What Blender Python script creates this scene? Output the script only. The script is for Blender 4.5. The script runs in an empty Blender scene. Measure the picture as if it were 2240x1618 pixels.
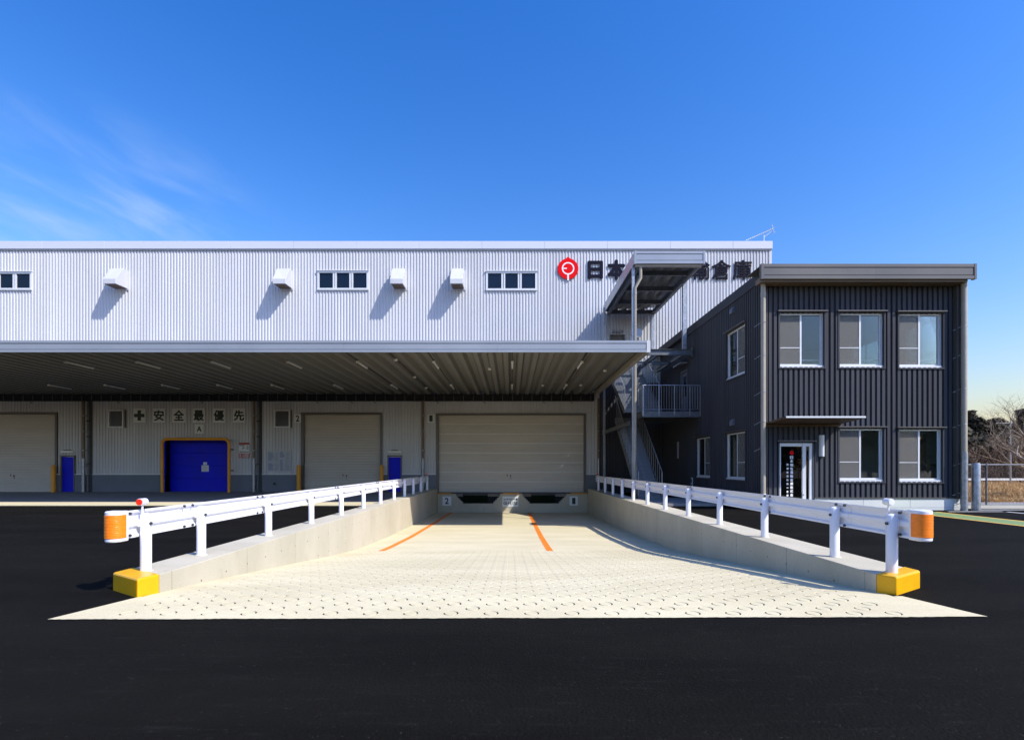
import bpy, bmesh, math, random
from mathutils import Vector, Matrix
R = math.radians
random.seed(7)
SC = bpy.context.scene
COL = SC.collection

# ------------------------------------------------------------------ camera
F_PX, VPX, VPY = 1150.0, 1118.0, 1019.0          # focal length / vanishing point in photo pixels
cam = bpy.data.cameras.new('camera')
cam.sensor_width = 36.0
cam.lens = F_PX / 2240 * 36.0
cam.shift_x = (1120 - VPX) / 2240
cam.shift_y = (VPY - 809) / 2240
cam.clip_start = 0.05
cam.clip_end = 3000
camo = bpy.data.objects.new('camera', cam)
camo.location = (0, 0, 1.5)
camo.rotation_euler = (R(90), 0, 0)
COL.objects.link(camo)
SC.camera = camo

# ------------------------------------------------------------------ light
SUN = Vector((1.46, -1.0, 1.8)).normalized()         # towards the sun
sun = bpy.data.lights.new('sun', 'SUN')
sun.energy = 5.0
sun.angle = R(0.5)
sun.color = (1.0, 0.945, 0.86)
suno = bpy.data.objects.new('sun', sun)
suno.rotation_euler = SUN.to_track_quat('Z', 'Y').to_euler()
COL.objects.link(suno)

W = bpy.data.worlds.new('World')
SC.world = W
W.use_nodes = True
nt = W.node_tree
nt.nodes.clear()
N, L = nt.nodes.new, nt.links.new
out = N('ShaderNodeOutputWorld')
bg = N('ShaderNodeBackground')
bg.inputs['Strength'].default_value = 0.09
sky = N('ShaderNodeTexSky')
sky.sky_type = 'NISHITA'
sky.sun_disc = False
sky.sun_elevation = math.asin(SUN.z)
sky.sun_rotation = math.atan2(SUN.x, SUN.y)
sky.altitude = 0
sky.air_density = 1.8
sky.dust_density = 1.2
sky.ozone_density = 3.0
hs = N('ShaderNodeHueSaturation')
hs.inputs['Saturation'].default_value = 1.2
hs.inputs['Value'].default_value = 1.0
tint = N('ShaderNodeMix')
tint.data_type = 'RGBA'
tint.blend_type = 'MULTIPLY'
tint.inputs[0].default_value = 1.0
tint.inputs['B'].default_value = (0.97, 0.98, 1.24, 1)
L(sky.outputs[0], tint.inputs['A'])
gam = N('ShaderNodeGamma')
gam.inputs['Gamma'].default_value = 1.3
L(tint.outputs['Result'], gam.inputs['Color'])
L(gam.outputs[0], hs.inputs['Color'])
# thin wisps of cirrus low on the left side of the sky
tc = N('ShaderNodeTexCoord')
sep = N('ShaderNodeSeparateXYZ')
L(tc.outputs['Generated'], sep.inputs[0])


def wm(op, a, b=None, c=None, clamp=False):
    n = N('ShaderNodeMath')
    n.operation = op
    n.use_clamp = clamp
    for i, s in enumerate((a, b, c)):
        if s is None:
            continue
        if isinstance(s, (int, float)):
            n.inputs[i].default_value = s
        else:
            L(s, n.inputs[i])
    return n.outputs[0]


az = wm('ARCTAN2', sep.outputs['X'], sep.outputs['Y'])
el = wm('ARCSINE', sep.outputs['Z'])
comb = N('ShaderNodeCombineXYZ')
L(az, comb.inputs[0])
L(wm('MULTIPLY', el, 1.25), comb.inputs[1])
mp = N('ShaderNodeMapping')
mp.vector_type = 'TEXTURE'
mp.inputs['Rotation'].default_value = (0, 0, R(-24))
mp.inputs['Scale'].default_value = (0.26, 0.10, 1)
mp.inputs['Location'].default_value = (2.34, 1.66, 2.59)
L(comb.outputs[0], mp.inputs[0])
nz = N('ShaderNodeTexNoise')
nz.inputs['Scale'].default_value = 1.0
nz.inputs['Detail'].default_value = 5
nz.inputs['Roughness'].default_value = 0.52
nz.inputs['Distortion'].default_value = 0.35
L(mp.outputs[0], nz.inputs['Vector'])
mr = N('ShaderNodeMapRange')
mr.interpolation_type = 'SMOOTHERSTEP'
mr.inputs['From Min'].default_value = 0.42
mr.inputs['From Max'].default_value = 0.78
L(nz.outputs[0], mr.inputs['Value'])
west = N('ShaderNodeMapRange')
west.interpolation_type = 'SMOOTHSTEP'
west.inputs['From Min'].default_value = -0.34
west.inputs['From Max'].default_value = -0.55
L(sep.outputs['X'], west.inputs['Value'])
low = N('ShaderNodeMapRange')
low.interpolation_type = 'SMOOTHSTEP'
low.inputs['From Min'].default_value = 0.50
low.inputs['From Max'].default_value = 0.34
L(sep.outputs['Z'], low.inputs['Value'])
mask = wm('MULTIPLY', wm('MULTIPLY', mr.outputs[0], west.outputs[0]), low.outputs[0])
mask = wm('MULTIPLY', mask, 0.68, clamp=True)
mixc = N('ShaderNodeMix')
mixc.data_type = 'RGBA'
L(mask, mixc.inputs[0])
L(hs.outputs[0], mixc.inputs['A'])
mixc.inputs['B'].default_value = (5.0, 6.6, 9.3, 1)
L(mixc.outputs['Result'], bg.inputs['Color'])
L(bg.outputs[0], out.inputs[0])

SC.view_settings.view_transform = 'Standard'
SC.view_settings.look = 'None'
SC.view_settings.gamma = 1.0
SC.view_settings.exposure = 0.25
SC.render.engine = 'CYCLES'
SC.cycles.use_denoising = True
SC.cycles.max_bounces = 8
SC.cycles.transparent_max_bounces = 16
SC.cycles.caustics_reflective = False
SC.cycles.caustics_refractive = False
SC.cycles.sample_clamp_indirect = 6.0


# ------------------------------------------------------------------ materials
class Nodes:
    def __init__(s, m):
        s.t = m.node_tree
        s.t.nodes.clear()

    def n(s, typ, **kw):
        x = s.t.nodes.new(typ)
        for k, v in kw.items():
            if k in x.inputs:
                x.inputs[k].default_value = v
            else:
                setattr(x, k, v)
        return x

    def l(s, a, b):
        s.t.links.new(a, b)

    def math(s, op, a, b=None, clamp=False):
        x = s.t.nodes.new('ShaderNodeMath')
        x.operation = op
        x.use_clamp = clamp
        for i, q in enumerate((a, b)):
            if q is None:
                continue
            if isinstance(q, (int, float)):
                x.inputs[i].default_value = q
            else:
                s.l(q, x.inputs[i])
        return x.outputs[0]

    def mix(s, fac, a, b, blend='MIX'):
        x = s.t.nodes.new('ShaderNodeMix')
        x.data_type = 'RGBA'
        x.blend_type = blend
        for i, q in ((0, fac), ('A', a), ('B', b)):
            if isinstance(q, (int, float)):
                x.inputs[i].default_value = q
            elif isinstance(q, tuple):
                x.inputs[i].default_value = q if len(q) == 4 else q + (1,)
            else:
                s.l(q, x.inputs[i])
        return x.outputs['Result']

    def ramp(s, v, a, b, lo=0.0, hi=1.0):
        x = s.n('ShaderNodeMapRange')
        x.interpolation_type = 'SMOOTHSTEP'
        x.inputs['From Min'].default_value = a
        x.inputs['From Max'].default_value = b
        x.inputs['To Min'].default_value = lo
        x.inputs['To Max'].default_value = hi
        s.l(v, x.inputs['Value'])
        return x.outputs[0]


def mat(name, col, rough=0.6, metal=0.0, spec=0.5, var=0.12, scale=3.0, stretch=(1, 1, 1), bump=0.0, bscale=60.0,
        coat=0.0, tint=None, rvar=0.03, sheet=0.0):
    m = bpy.data.materials.new(name)
    m.use_nodes = True
    k = Nodes(m)
    o = k.n('ShaderNodeOutputMaterial')
    p = k.n('ShaderNodeBsdfPrincipled')
    k.l(p.outputs[0], o.inputs[0])
    p.inputs['Metallic'].default_value = metal
    p.inputs['Specular IOR Level'].default_value = spec
    p.inputs['Coat Weight'].default_value = coat
    tcn = k.n('ShaderNodeTexCoord')
    mpn = k.n('ShaderNodeMapping')
    mpn.inputs['Scale'].default_value = stretch
    k.l(tcn.outputs['Object'], mpn.inputs[0])
    nn = k.n('ShaderNodeTexNoise', Scale=scale, Detail=6.0, Roughness=0.6)
    k.l(mpn.outputs[0], nn.inputs['Vector'])
    lo = tuple(c * (1 - var) for c in col)
    hi = tuple(min(1, c * (1 + var)) for c in col) if tint is None else tint
    f = k.ramp(nn.outputs[0], 0.3, 0.7)
    basec = k.mix(f, lo, hi)
    if sheet:                       # the cladding sheets differ a little from one to the next
        sp_ = k.n('ShaderNodeSeparateXYZ')
        k.l(tcn.outputs['Object'], sp_.inputs[0])
        ix = k.math('FLOOR', k.math('DIVIDE', k.math('ADD', sp_.outputs['X'], sp_.outputs['Y']), 0.88))
        wn_ = k.n('ShaderNodeTexWhiteNoise', noise_dimensions='1D')
        k.l(ix, wn_.inputs['W'])
        basec = k.mix(k.math('MULTIPLY', wn_.outputs['Value'], sheet), basec, (0, 0, 0))
    k.l(basec, p.inputs['Base Color'])
    k.l(k.ramp(nn.outputs[0], 0.25, 0.75, max(0, rough - rvar), min(1, rough + rvar)), p.inputs['Roughness'])
    if bump:
        n2 = k.n('ShaderNodeTexNoise', Scale=bscale, Detail=4.0)
        k.l(tcn.outputs['Object'], n2.inputs['Vector'])
        b = k.n('ShaderNodeBump', Strength=bump, Distance=0.01)
        k.l(n2.outputs[0], b.inputs['Height'])
        k.l(b.outputs[0], p.inputs['Normal'])
    return m


def asphalt_mat():
    m = bpy.data.materials.new('asphalt')
    m.use_nodes = True
    k = Nodes(m)
    o = k.n('ShaderNodeOutputMaterial')
    p = k.n('ShaderNodeBsdfPrincipled')
    k.l(p.outputs[0], o.inputs[0])
    t = k.n('ShaderNodeTexCoord').outputs['Object']
    big = k.n('ShaderNodeTexNoise', Scale=0.5, Detail=5.0, Roughness=0.6)
    mp2 = k.n('ShaderNodeMapping')
    mp2.inputs['Scale'].default_value = (0.35, 1.6, 1)
    mp2.inputs['Rotation'].default_value = (0, 0, R(9))
    k.l(t, mp2.inputs[0])
    k.l(mp2.outputs[0], big.inputs['Vector'])
    mp3 = k.n('ShaderNodeMapping')
    mp3.inputs['Scale'].default_value = (2.0, 14.0, 1)
    mp3.inputs['Rotation'].default_value = (0, 0, R(6))
    k.l(t, mp3.inputs[0])
    scuff = k.n('ShaderNodeTexNoise', Scale=1.0, Detail=6.0, Roughness=0.7)
    k.l(mp3.outputs[0], scuff.inputs['Vector'])
    base = k.mix(k.ramp(big.outputs[0], 0.3, 0.7), (0.0030, 0.0028, 0.0024), (0.0078, 0.0073, 0.0060))
    base = k.mix(k.math('MULTIPLY', k.ramp(scuff.outputs[0], 0.54, 0.76), 0.6), base, (0.020, 0.0192, 0.0175))
    fine = k.n('ShaderNodeTexNoise', Scale=150.0, Detail=2.0, Roughness=0.7)
    k.l(t, fine.inputs['Vector'])
    base = k.mix(k.ramp(fine.outputs[0], 0.45, 0.75, 0, 0.75), base, (0.0175, 0.0165, 0.0140))
    vor = k.n('ShaderNodeTexVoronoi', Scale=42.0)
    k.l(t, vor.inputs['Vector'])
    pick = k.n('ShaderNodeTexNoise', Scale=17.0, Detail=2.0)
    k.l(t, pick.inputs['Vector'])
    sp = k.math('MULTIPLY', k.ramp(vor.outputs['Distance'], 0.20, 0.12), k.ramp(pick.outputs[0], 0.56, 0.64))
    base = k.mix(k.math('MULTIPLY', sp, 0.5), base, (0.12, 0.118, 0.11))
    k.l(base, p.inputs['Base Color'])
    p.inputs['Roughness'].default_value = 0.9
    p.inputs['Specular IOR Level'].default_value = 0.06
    b = k.n('ShaderNodeBump', Strength=0.7, Distance=0.012)
    k.l(k.math('ADD', fine.outputs[0], vor.outputs['Distance']), b.inputs['Height'])
    k.l(b.outputs[0], p.inputs['Normal'])
    return m


def concrete_mat(name, lo, hi, stain, wall=False, bump=0.15, stain_amt=0.5):
    m = bpy.data.materials.new(name)
    m.use_nodes = True
    k = Nodes(m)
    o = k.n('ShaderNodeOutputMaterial')
    p = k.n('ShaderNodeBsdfPrincipled')
    k.l(p.outputs[0], o.inputs[0])
    t = k.n('ShaderNodeTexCoord').outputs['Object']
    n1 = k.n('ShaderNodeTexNoise', Scale=0.9, Detail=7.0, Roughness=0.6)
    mp1 = k.n('ShaderNodeMapping')
    mp1.inputs['Scale'].default_value = (0.5, 1.2, 1) if not wall else (1, 1, 0.5)
    k.l(t, mp1.inputs[0])
    k.l(mp1.outputs[0], n1.inputs['Vector'])
    base = k.mix(k.ramp(n1.outputs[0], 0.3, 0.7), lo, hi)
    n2 = k.n('ShaderNodeTexNoise', Scale=2.3, Detail=8.0, Roughness=0.7, Distortion=0.6)
    mp2 = k.n('ShaderNodeMapping')
    mp2.inputs['Scale'].default_value = (0.35, 2.2, 1) if not wall else (1.5, 1.5, 0.8)
    k.l(t, mp2.inputs[0])
    k.l(mp2.outputs[0], n2.inputs['Vector'])
    base = k.mix(k.math('MULTIPLY', k.ramp(n2.outputs[0], 0.55, 0.78), stain_amt), base, stain)
    n3 = k.n('ShaderNodeTexNoise', Scale=70.0, Detail=3.0)
    k.l(t, n3.inputs['Vector'])
    base = k.mix(k.ramp(n3.outputs[0], 0.35, 0.75, 0.0, 0.22), base, tuple(c * 0.55 for c in stain))
    if wall:
        s = k.n('ShaderNodeSeparateXYZ')
        k.l(t, s.inputs[0])
        u = k.math('MULTIPLY', k.math('SUBTRACT', k.math('FRACT', k.math('DIVIDE', s.outputs['Y'], 0.62)), 0.5), 0.62)
        v = k.math('MULTIPLY', k.math('SUBTRACT', k.math('FRACT', k.math('DIVIDE', k.math('ADD', s.outputs['Z'], 3.05), 0.40)), 0.5), 0.40)
        d = k.math('SQRT', k.math('ADD', k.math('MULTIPLY', u, u), k.math('MULTIPLY', v, v)))
        hole = k.ramp(d, 0.016, 0.010)
        j = k.math('ABSOLUTE', k.math('MULTIPLY', k.math('SUBTRACT', k.math('FRACT', k.math('DIVIDE', s.outputs['Y'], 1.86)), 0.5), 1.86))
        joint = k.ramp(j, 0.007, 0.003, 0, 0.55)
        base = k.mix(k.math('MAXIMUM', hole, joint), base, tuple(c * 0.35 for c in stain))
    k.l(base, p.inputs['Base Color'])
    p.inputs['Roughness'].default_value = 0.85
    p.inputs['Specular IOR Level'].default_value = 0.25
    b = k.n('ShaderNodeBump', Strength=bump, Distance=0.01)
    k.l(n3.outputs[0], b.inputs['Height'])
    k.l(b.outputs[0], p.inputs['Normal'])
    return m


def glass_mat(name, tint, refl=1.0, see=0.9):
    m = bpy.data.materials.new(name)
    m.use_nodes = True
    k = Nodes(m)
    o = k.n('ShaderNodeOutputMaterial')
    tr = k.n('ShaderNodeBsdfTransparent')
    tr.inputs[0].default_value = tuple(c * see for c in tint) + (1,)
    gl = k.n('ShaderNodeBsdfGlossy', Roughness=0.01)
    gl.inputs[0].default_value = (refl, refl, refl, 1)
    fr = k.n('ShaderNodeFresnel', IOR=1.55)
    t = k.n('ShaderNodeTexCoord').outputs['Object']
    nn = k.n('ShaderNodeTexNoise', Scale=0.9, Detail=1.0)
    k.l(t, nn.inputs['Vector'])
    b = k.n('ShaderNodeBump', Strength=0.008, Distance=0.02)
    k.l(nn.outputs[0], b.inputs['Height'])
    k.l(b.outputs[0], gl.inputs['Normal'])
    mx = k.n('ShaderNodeMixShader')
    k.l(k.math('MULTIPLY', fr.outputs[0], 0.85, True), mx.inputs[0])
    k.l(tr.outputs[0], mx.inputs[1])
    k.l(gl.outputs[0], mx.inputs[2])
    k.l(mx.outputs[0], o.inputs[0])
    return m


def screen_mat():
    m = bpy.data.materials.new('insect_screen')
    m.use_nodes = True
    k = Nodes(m)
    o = k.n('ShaderNodeOutputMaterial')
    tr = k.n('ShaderNodeBsdfTransparent')
    df = k.n('ShaderNodeBsdfDiffuse')
    t = k.n('ShaderNodeTexCoord').outputs['Object']
    nn = k.n('ShaderNodeTexNoise', Scale=3.0, Detail=3.0)
    k.l(t, nn.inputs['Vector'])
    k.l(k.mix(nn.outputs[0], (0.22, 0.215, 0.20), (0.26, 0.25, 0.235)), df.inputs[0])
    mx = k.n('ShaderNodeMixShader')
    mx.inputs[0].default_value = 0.42
    k.l(tr.outputs[0], mx.inputs[1])
    k.l(df.outputs[0], mx.inputs[2])
    k.l(mx.outputs[0], o.inputs[0])
    return m


MT = dict(
    asphalt=asphalt_mat(),
    earth=mat('dry_earth', (0.16, 0.11, 0.06), 0.95, var=0.35, scale=0.4, bump=0.4, bscale=8),
    ramp=concrete_mat('ramp_concrete', (0.57, 0.51, 0.33), (0.66, 0.595, 0.40), (0.40, 0.29, 0.14), stain_amt=0.35),
    wallc=concrete_mat('formed_concrete', (0.45, 0.415, 0.315), (0.53, 0.49, 0.385), (0.30, 0.26, 0.19), wall=True),
    cap=concrete_mat('wall_top_concrete', (0.52, 0.49, 0.41), (0.62, 0.59, 0.50), (0.42, 0.36, 0.26)),
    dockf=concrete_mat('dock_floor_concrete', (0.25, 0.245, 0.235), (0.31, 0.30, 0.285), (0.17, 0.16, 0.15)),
    pale=concrete_mat('plinth_render', (0.62, 0.65, 0.61), (0.70, 0.72, 0.69), (0.45, 0.46, 0.43), bump=0.05),
    clad=mat('white_steel_cladding', (0.545, 0.555, 0.575), 0.36, var=0.05, scale=0.6, stretch=(2, 1, 0.25), sheet=0.07),
    coping=mat('white_coping', (0.56, 0.59, 0.65), 0.35, var=0.015, scale=0.3, rvar=0.0),
    navy=mat('dark_steel_cladding', (0.070, 0.072, 0.082), 0.55, spec=0.08, var=0.12, scale=0.8, stretch=(2, 2, 0.3), sheet=0.14),
    dado=mat('dado_paint', (0.13, 0.15, 0.185), 0.6, var=0.07, scale=1.2),
    shutter=mat('shutter_paint', (0.54, 0.50, 0.435), 0.45, var=0.06, scale=0.8, stretch=(0.5, 1, 3)),
    shutterw=mat('shutter_bar', (0.66, 0.65, 0.62), 0.4, var=0.05),
    blue=mat('blue_paint', (0.0006, 0.006, 0.62), 0.5, spec=0.25, var=0.10, scale=1.0),
    yellow=mat('yellow_paint', (0.74, 0.38, 0.001), 0.42, spec=0.3, var=0.05, scale=5, bump=0.05, coat=0.15),
    bollard=mat('amber_bollard_paint', (0.75, 0.32, 0.012), 0.45, var=0.06),
    rail=mat('white_rail_paint', (0.76, 0.765, 0.82), 0.34, var=0.012, scale=1.2, rvar=0.01),
    orange=mat('orange_reflector', (0.95, 0.22, 0.004), 0.3, var=0.08, scale=20),
    red=mat('red_lens', (0.85, 0.03, 0.01), 0.2, var=0.1, scale=40),
    galv=mat('galvanised_steel', (0.34, 0.365, 0.40), 0.4, metal=0.7, var=0.2, scale=9),
    steel=mat('galvanised_frame', (0.15, 0.165, 0.185), 0.5, metal=0.45, var=0.18, scale=4),
    pipe=mat('beige_pipe', (0.36, 0.325, 0.265), 0.4, var=0.06),
    brownpipe=mat('brown_pipe', (0.16, 0.115, 0.07), 0.45, var=0.08),
    fascia=mat('grey_metal_fascia', (0.112, 0.105, 0.097), 0.38, metal=0.2, var=0.06, scale=0.7),
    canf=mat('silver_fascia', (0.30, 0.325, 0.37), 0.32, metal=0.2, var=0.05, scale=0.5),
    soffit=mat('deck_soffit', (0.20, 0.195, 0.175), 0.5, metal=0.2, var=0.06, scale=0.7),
    brown=mat('brown_soffit', (0.085, 0.05, 0.028), 0.55, var=0.1),
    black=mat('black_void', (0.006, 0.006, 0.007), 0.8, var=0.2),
    dkgreen=mat('dark_green_leveller', (0.003, 0.010, 0.004), 0.8, spec=0.1, var=0.2),
    darkst=mat('dark_steel', (0.03, 0.03, 0.032), 0.55, var=0.15),
    alu=mat('white_aluminium', (0.66, 0.68, 0.70), 0.35, metal=0.1, var=0.03),
    dkglass=mat('dark_window_glass', (0.006, 0.012, 0.026), 0.06, spec=0.35, var=0.3, scale=0.5),
    glass=glass_mat('window_glass', (0.86, 0.93, 0.93)),
    dglass=glass_mat('door_glass', (0.30, 0.32, 0.33)),
    screen=screen_mat(),
    room=mat('room_paint', (0.72, 0.73, 0.70), 0.8, var=0.03),
    roomf=mat('room_floor', (0.42, 0.40, 0.36), 0.7, var=0.05),
    sign=mat('sign_white', (0.70, 0.73, 0.72), 0.5, var=0.03),
    ink=mat('sign_black_green', (0.010, 0.022, 0.016), 0.5, var=0.1),
    letter=mat('navy_letter', (0.005, 0.006, 0.018), 0.7, spec=0.1, var=0.1),
    logo=mat('logo_red', (0.72, 0.001, 0.006), 0.6, spec=0.1, var=0.05),
    lwhite=mat('logo_white', (0.78, 0.80, 0.83), 0.4, var=0.03),
    vinyl=mat('white_vinyl', (0.85, 0.85, 0.85), 0.5, var=0.02),
    printblue=mat('print_blue', (0.10, 0.15, 0.27), 0.6, var=0.1),
    printgrey=mat('print_grey', (0.28, 0.29, 0.30), 0.6, var=0.1),
    sheet=mat('notice_sheet', (0.40, 0.44, 0.49), 0.35, var=0.04),
    pred=mat('print_red', (0.35, 0.012, 0.012), 0.6, var=0.1),
    oline=mat('orange_line', (0.85, 0.20, 0.012), 0.7, var=0.12, scale=6, bump=0.1),
    gline=mat('green_lane', (0.155, 0.24, 0.085), 0.8, var=0.10, scale=4, bump=0.1),
    yline=mat('amber_line', (0.80, 0.42, 0.07), 0.8, var=0.10, scale=4),
    wline=mat('white_line', (0.62, 0.62, 0.60), 0.8, var=0.10, scale=4),
    bark=mat('grey_bark', (0.21, 0.17, 0.13), 0.9, var=0.3, scale=8, bump=0.4, bscale=30),
    twig=mat('brown_twig', (0.075, 0.045, 0.028), 0.9, var=0.35, scale=1.2),
    cedar=mat('cedar_leaf', (0.024, 0.022, 0.012), 0.8, var=0.5, scale=0.8, tint=(0.055, 0.046, 0.022)),
    straw=mat('dry_grass', (0.55, 0.33, 0.12), 0.9, var=0.35, scale=0.9, tint=(0.74, 0.52, 0.25)),
    tube=mat('lamp_diffuser', (0.82, 0.82, 0.79), 0.4, var=0.03),
)


# ------------------------------------------------------------------ mesh helpers
class MB:
    def __init__(s):
        s.v, s.f, s.sm = [], [], False

    def add(s, vs, fs):
        o = len(s.v)
        s.v += [tuple(q) for q in vs]
        s.f += [tuple(i + o for i in g) for g in fs]
        return s

    def box(s, x0, x1, y0, y1, z0, z1):
        return s.add([(x0, y0, z0), (x1, y0, z0), (x1, y1, z0), (x0, y1, z0), (x0, y0, z1), (x1, y0, z1), (x1, y1, z1), (x0, y1, z1)],
                     [(0, 3, 2, 1), (4, 5, 6, 7), (0, 1, 5, 4), (1, 2, 6, 5), (2, 3, 7, 6), (3, 0, 4, 7)])

    def poly(s, pts):
        return s.add(pts, [tuple(range(len(pts)))])

    def prism(s, pts, ax, a, b):
        n = len(pts)
        if ax == 'x':
            g = lambda p, t: (t, p[0], p[1])
        elif ax == 'y':
            g = lambda p, t: (p[0], t, p[1])
        else:
            g = lambda p, t: (p[0], p[1], t)
        vs = [g(p, a) for p in pts] + [g(p, b) for p in pts]
        fs = [tuple(range(n))[::-1], tuple(range(n, 2 * n))] + [(i, (i + 1) % n, n + (i + 1) % n, n + i) for i in range(n)]
        return s.add(vs, fs)

    def sheet(s, pts, ax, a, b):          # open profile extruded
        n = len(pts)
        if ax == 'x':
            g = lambda p, t: (t, p[0], p[1])
        elif ax == 'y':
            g = lambda p, t: (p[0], t, p[1])
        else:
            g = lambda p, t: (p[0], p[1], t)
        return s.add([g(p, a) for p in pts] + [g(p, b) for p in pts], [(i, i + 1, n + i + 1, n + i) for i in range(n - 1)])

    def tube(s, path, r, n=8, caps=True):
        path = [Vector(p) for p in path]
        rs = r if isinstance(r, (list, tuple)) else [r] * len(path)
        vs, fs = [], []
        up = None
        for i, p in enumerate(path):
            d = (path[min(i + 1, len(path) - 1)] - path[max(i - 1, 0)]).normalized()
            if up is None:
                up = Vector((0, 0, 1)) if abs(d.z) < 0.9 else Vector((1, 0, 0))
            a = d.cross(up).normalized()
            b = a.cross(d).normalized()
            up = b
            for j in range(n):
                t = 2 * math.pi * j / n
                vs.append(p + a * math.cos(t) * rs[i] + b * math.sin(t) * rs[i])
        for i in range(len(path) - 1):
            for j in range(n):
                k = (j + 1) % n
                fs.append((i * n + j, i * n + k, (i + 1) * n + k, (i + 1) * n + j))
        if caps:
            fs.append(tuple(range(n))[::-1])
            fs.append(tuple((len(path) - 1) * n + j for j in range(n)))
        return s.add(vs, fs)

    def cyl(s, p0, p1, r, n=16):
        return s.tube([p0, p1], r, n)

    def mesh(s, name, fix=True):
        me = bpy.data.meshes.new(name)
        me.from_pydata(s.v, [], s.f)
        if fix and len(s.f) < 6000:
            bm = bmesh.new()
            bm.from_mesh(me)
            bmesh.ops.recalc_face_normals(bm, faces=bm.faces)
            bm.to_mesh(me)
            bm.free()
        return me


WPOS = {}


def obj(name, mb, m, parent=None, loc=(0, 0, 0), smooth=False, bev=0.0, fix=True):
    me = mb.mesh(name, fix) if isinstance(mb, MB) else mb
    if m is not None and not me.materials:
        me.materials.append(MT[m])
    if smooth:
        for p in me.polygons:
            p.use_smooth = True
    o = bpy.data.objects.new(name, me)
    COL.objects.link(o)
    loc = Vector(loc)
    WPOS[o] = loc.copy()
    if parent is not None:
        o.parent = parent
        o.location = loc - WPOS[parent]
    else:
        o.location = loc
    if bev:
        b = o.modifiers.new('bevel', 'BEVEL')
        b.width = bev
        b.segments = 2
        b.limit_method = 'ANGLE'
    if smooth:
        e = o.modifiers.new('edges', 'EDGE_SPLIT')
        e.split_angle = R(40)
    return o


def empty(name, loc):
    o = bpy.data.objects.new(name, None)
    o.empty_display_size = 0.3
    o.location = loc
    WPOS[o] = Vector(loc)
    COL.objects.link(o)
    return o


def tag(o, label, cat, group=None):
    o['label'] = label
    o['category'] = cat
    if group:
        o['group'] = group
    return o


def thing(name, loc, label, cat, group=None):
    return tag(empty(name, loc), label, cat, group)


def struct(name, mb, m, **k):
    o = obj(name, mb, m, **k)
    o['kind'] = 'structure'
    return o


def text_mesh(body, fit_w, fit_h, depth=0.02, bold=0.0):
    """lettering standing in the XZ plane, facing -Y, centred on the origin, scaled to fit; bold = stroke growth in metres"""
    c = bpy.data.curves.new('lettering', 'FONT')
    c.body = body
    c.size = 1.0
    c.resolution_u = 2
    o = bpy.data.objects.new('lettering', c)
    COL.objects.link(o)
    dg = bpy.context.evaluated_depsgraph_get()
    me = bpy.data.meshes.new_from_object(o.evaluated_get(dg))
    bpy.data.objects.remove(o)
    bpy.data.curves.remove(c)
    xs = [v.co.x for v in me.vertices]
    ys = [v.co.y for v in me.vertices]
    cx, cy = (min(xs) + max(xs)) / 2, (min(ys) + max(ys)) / 2
    w, h = max(xs) - min(xs), max(ys) - min(ys)
    fw = fit_w - 2 * bold if fit_w else None
    fh_ = fit_h - 2 * bold if fit_h else None
    sx = fw / w if fw else fh_ / h
    sy = fh_ / h if fh_ else fw / w
    q = MB()
    fs = [tuple(p.vertices) for p in me.polygons]
    ring = [(0, 0)] + ([(bold * math.cos(t), bold * math.sin(t)) for t in [math.pi / 4 * i for i in range(8)]] if bold else [])
    for i, (dx, dz) in enumerate(ring):
        q.add([((v.co.x - cx) * sx + dx, -depth - .0004 * i, (v.co.y - cy) * sy + dz) for v in me.vertices], fs)
    bpy.data.meshes.remove(me)
    if depth > .01:                      # returns of the cut-out letters
        edges = {}
        for f in fs:
            for a_, b_ in zip(f, f[1:] + f[:1]):
                k_ = (min(a_, b_), max(a_, b_))
                edges[k_] = edges.get(k_, 0) + 1
        n = len(ring)
        base = q.v
        m_ = len(base) // n
        for i in range(1 if n > 1 else 0, n):
            for (a_, b_), cnt in edges.items():
                if cnt == 1:
                    p0, p1 = base[i * m_ + a_], base[i * m_ + b_]
                    q.add([p0, p1, (p1[0], 0, p1[2]), (p0[0], 0, p0[2])], [(0, 1, 2, 3)])
    return q.mesh('lettering', False)


def rects_minus(u0, u1, z0, z1, holes):
    """split a wall rectangle into strips that leave the holes open"""
    us = sorted({u0, u1, *[min(max(h[0], u0), u1) for h in holes], *[min(max(h[1], u0), u1) for h in holes]})
    res = []
    for a, b in zip(us, us[1:]):
        if b - a < 1e-4:
            continue
        mid = (a + b) / 2
        cut = sorted((max(h[2], z0), min(h[3], z1)) for h in holes if h[0] < mid < h[1] and h[3] > z0 and h[2] < z1)
        z = z0
        for c0, c1 in cut:
            if c0 > z + 1e-4:
                res.append((a, b, z, c0))
            z = max(z, c1)
        if z < z1 - 1e-4:
            res.append((a, b, z, z1))
    return res


def corr_profile(u0, u1, pitch, prof):
    """points (u, d) of a trapezoid sheet between u0 and u1; prof = [(fraction, depth)...] over one pitch"""
    def dep(u):
        t = (u / pitch) % 1.0
        for (a, da), (b, db) in zip(prof, prof[1:]):
            if a <= t <= b:
                return da + (db - da) * (t - a) / max(1e-9, b - a)
        return prof[-1][1]
    us = [u0]
    k = math.floor(u0 / pitch)
    while k * pitch <= u1 + pitch:
        for a, _ in prof[:-1]:
            u = (k + a) * pitch
            if u0 + 1e-5 < u < u1 - 1e-5:
                us.append(u)
        k += 1
    us.append(u1)
    us.sort()
    return [(u, dep(u)) for u in us]


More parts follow.
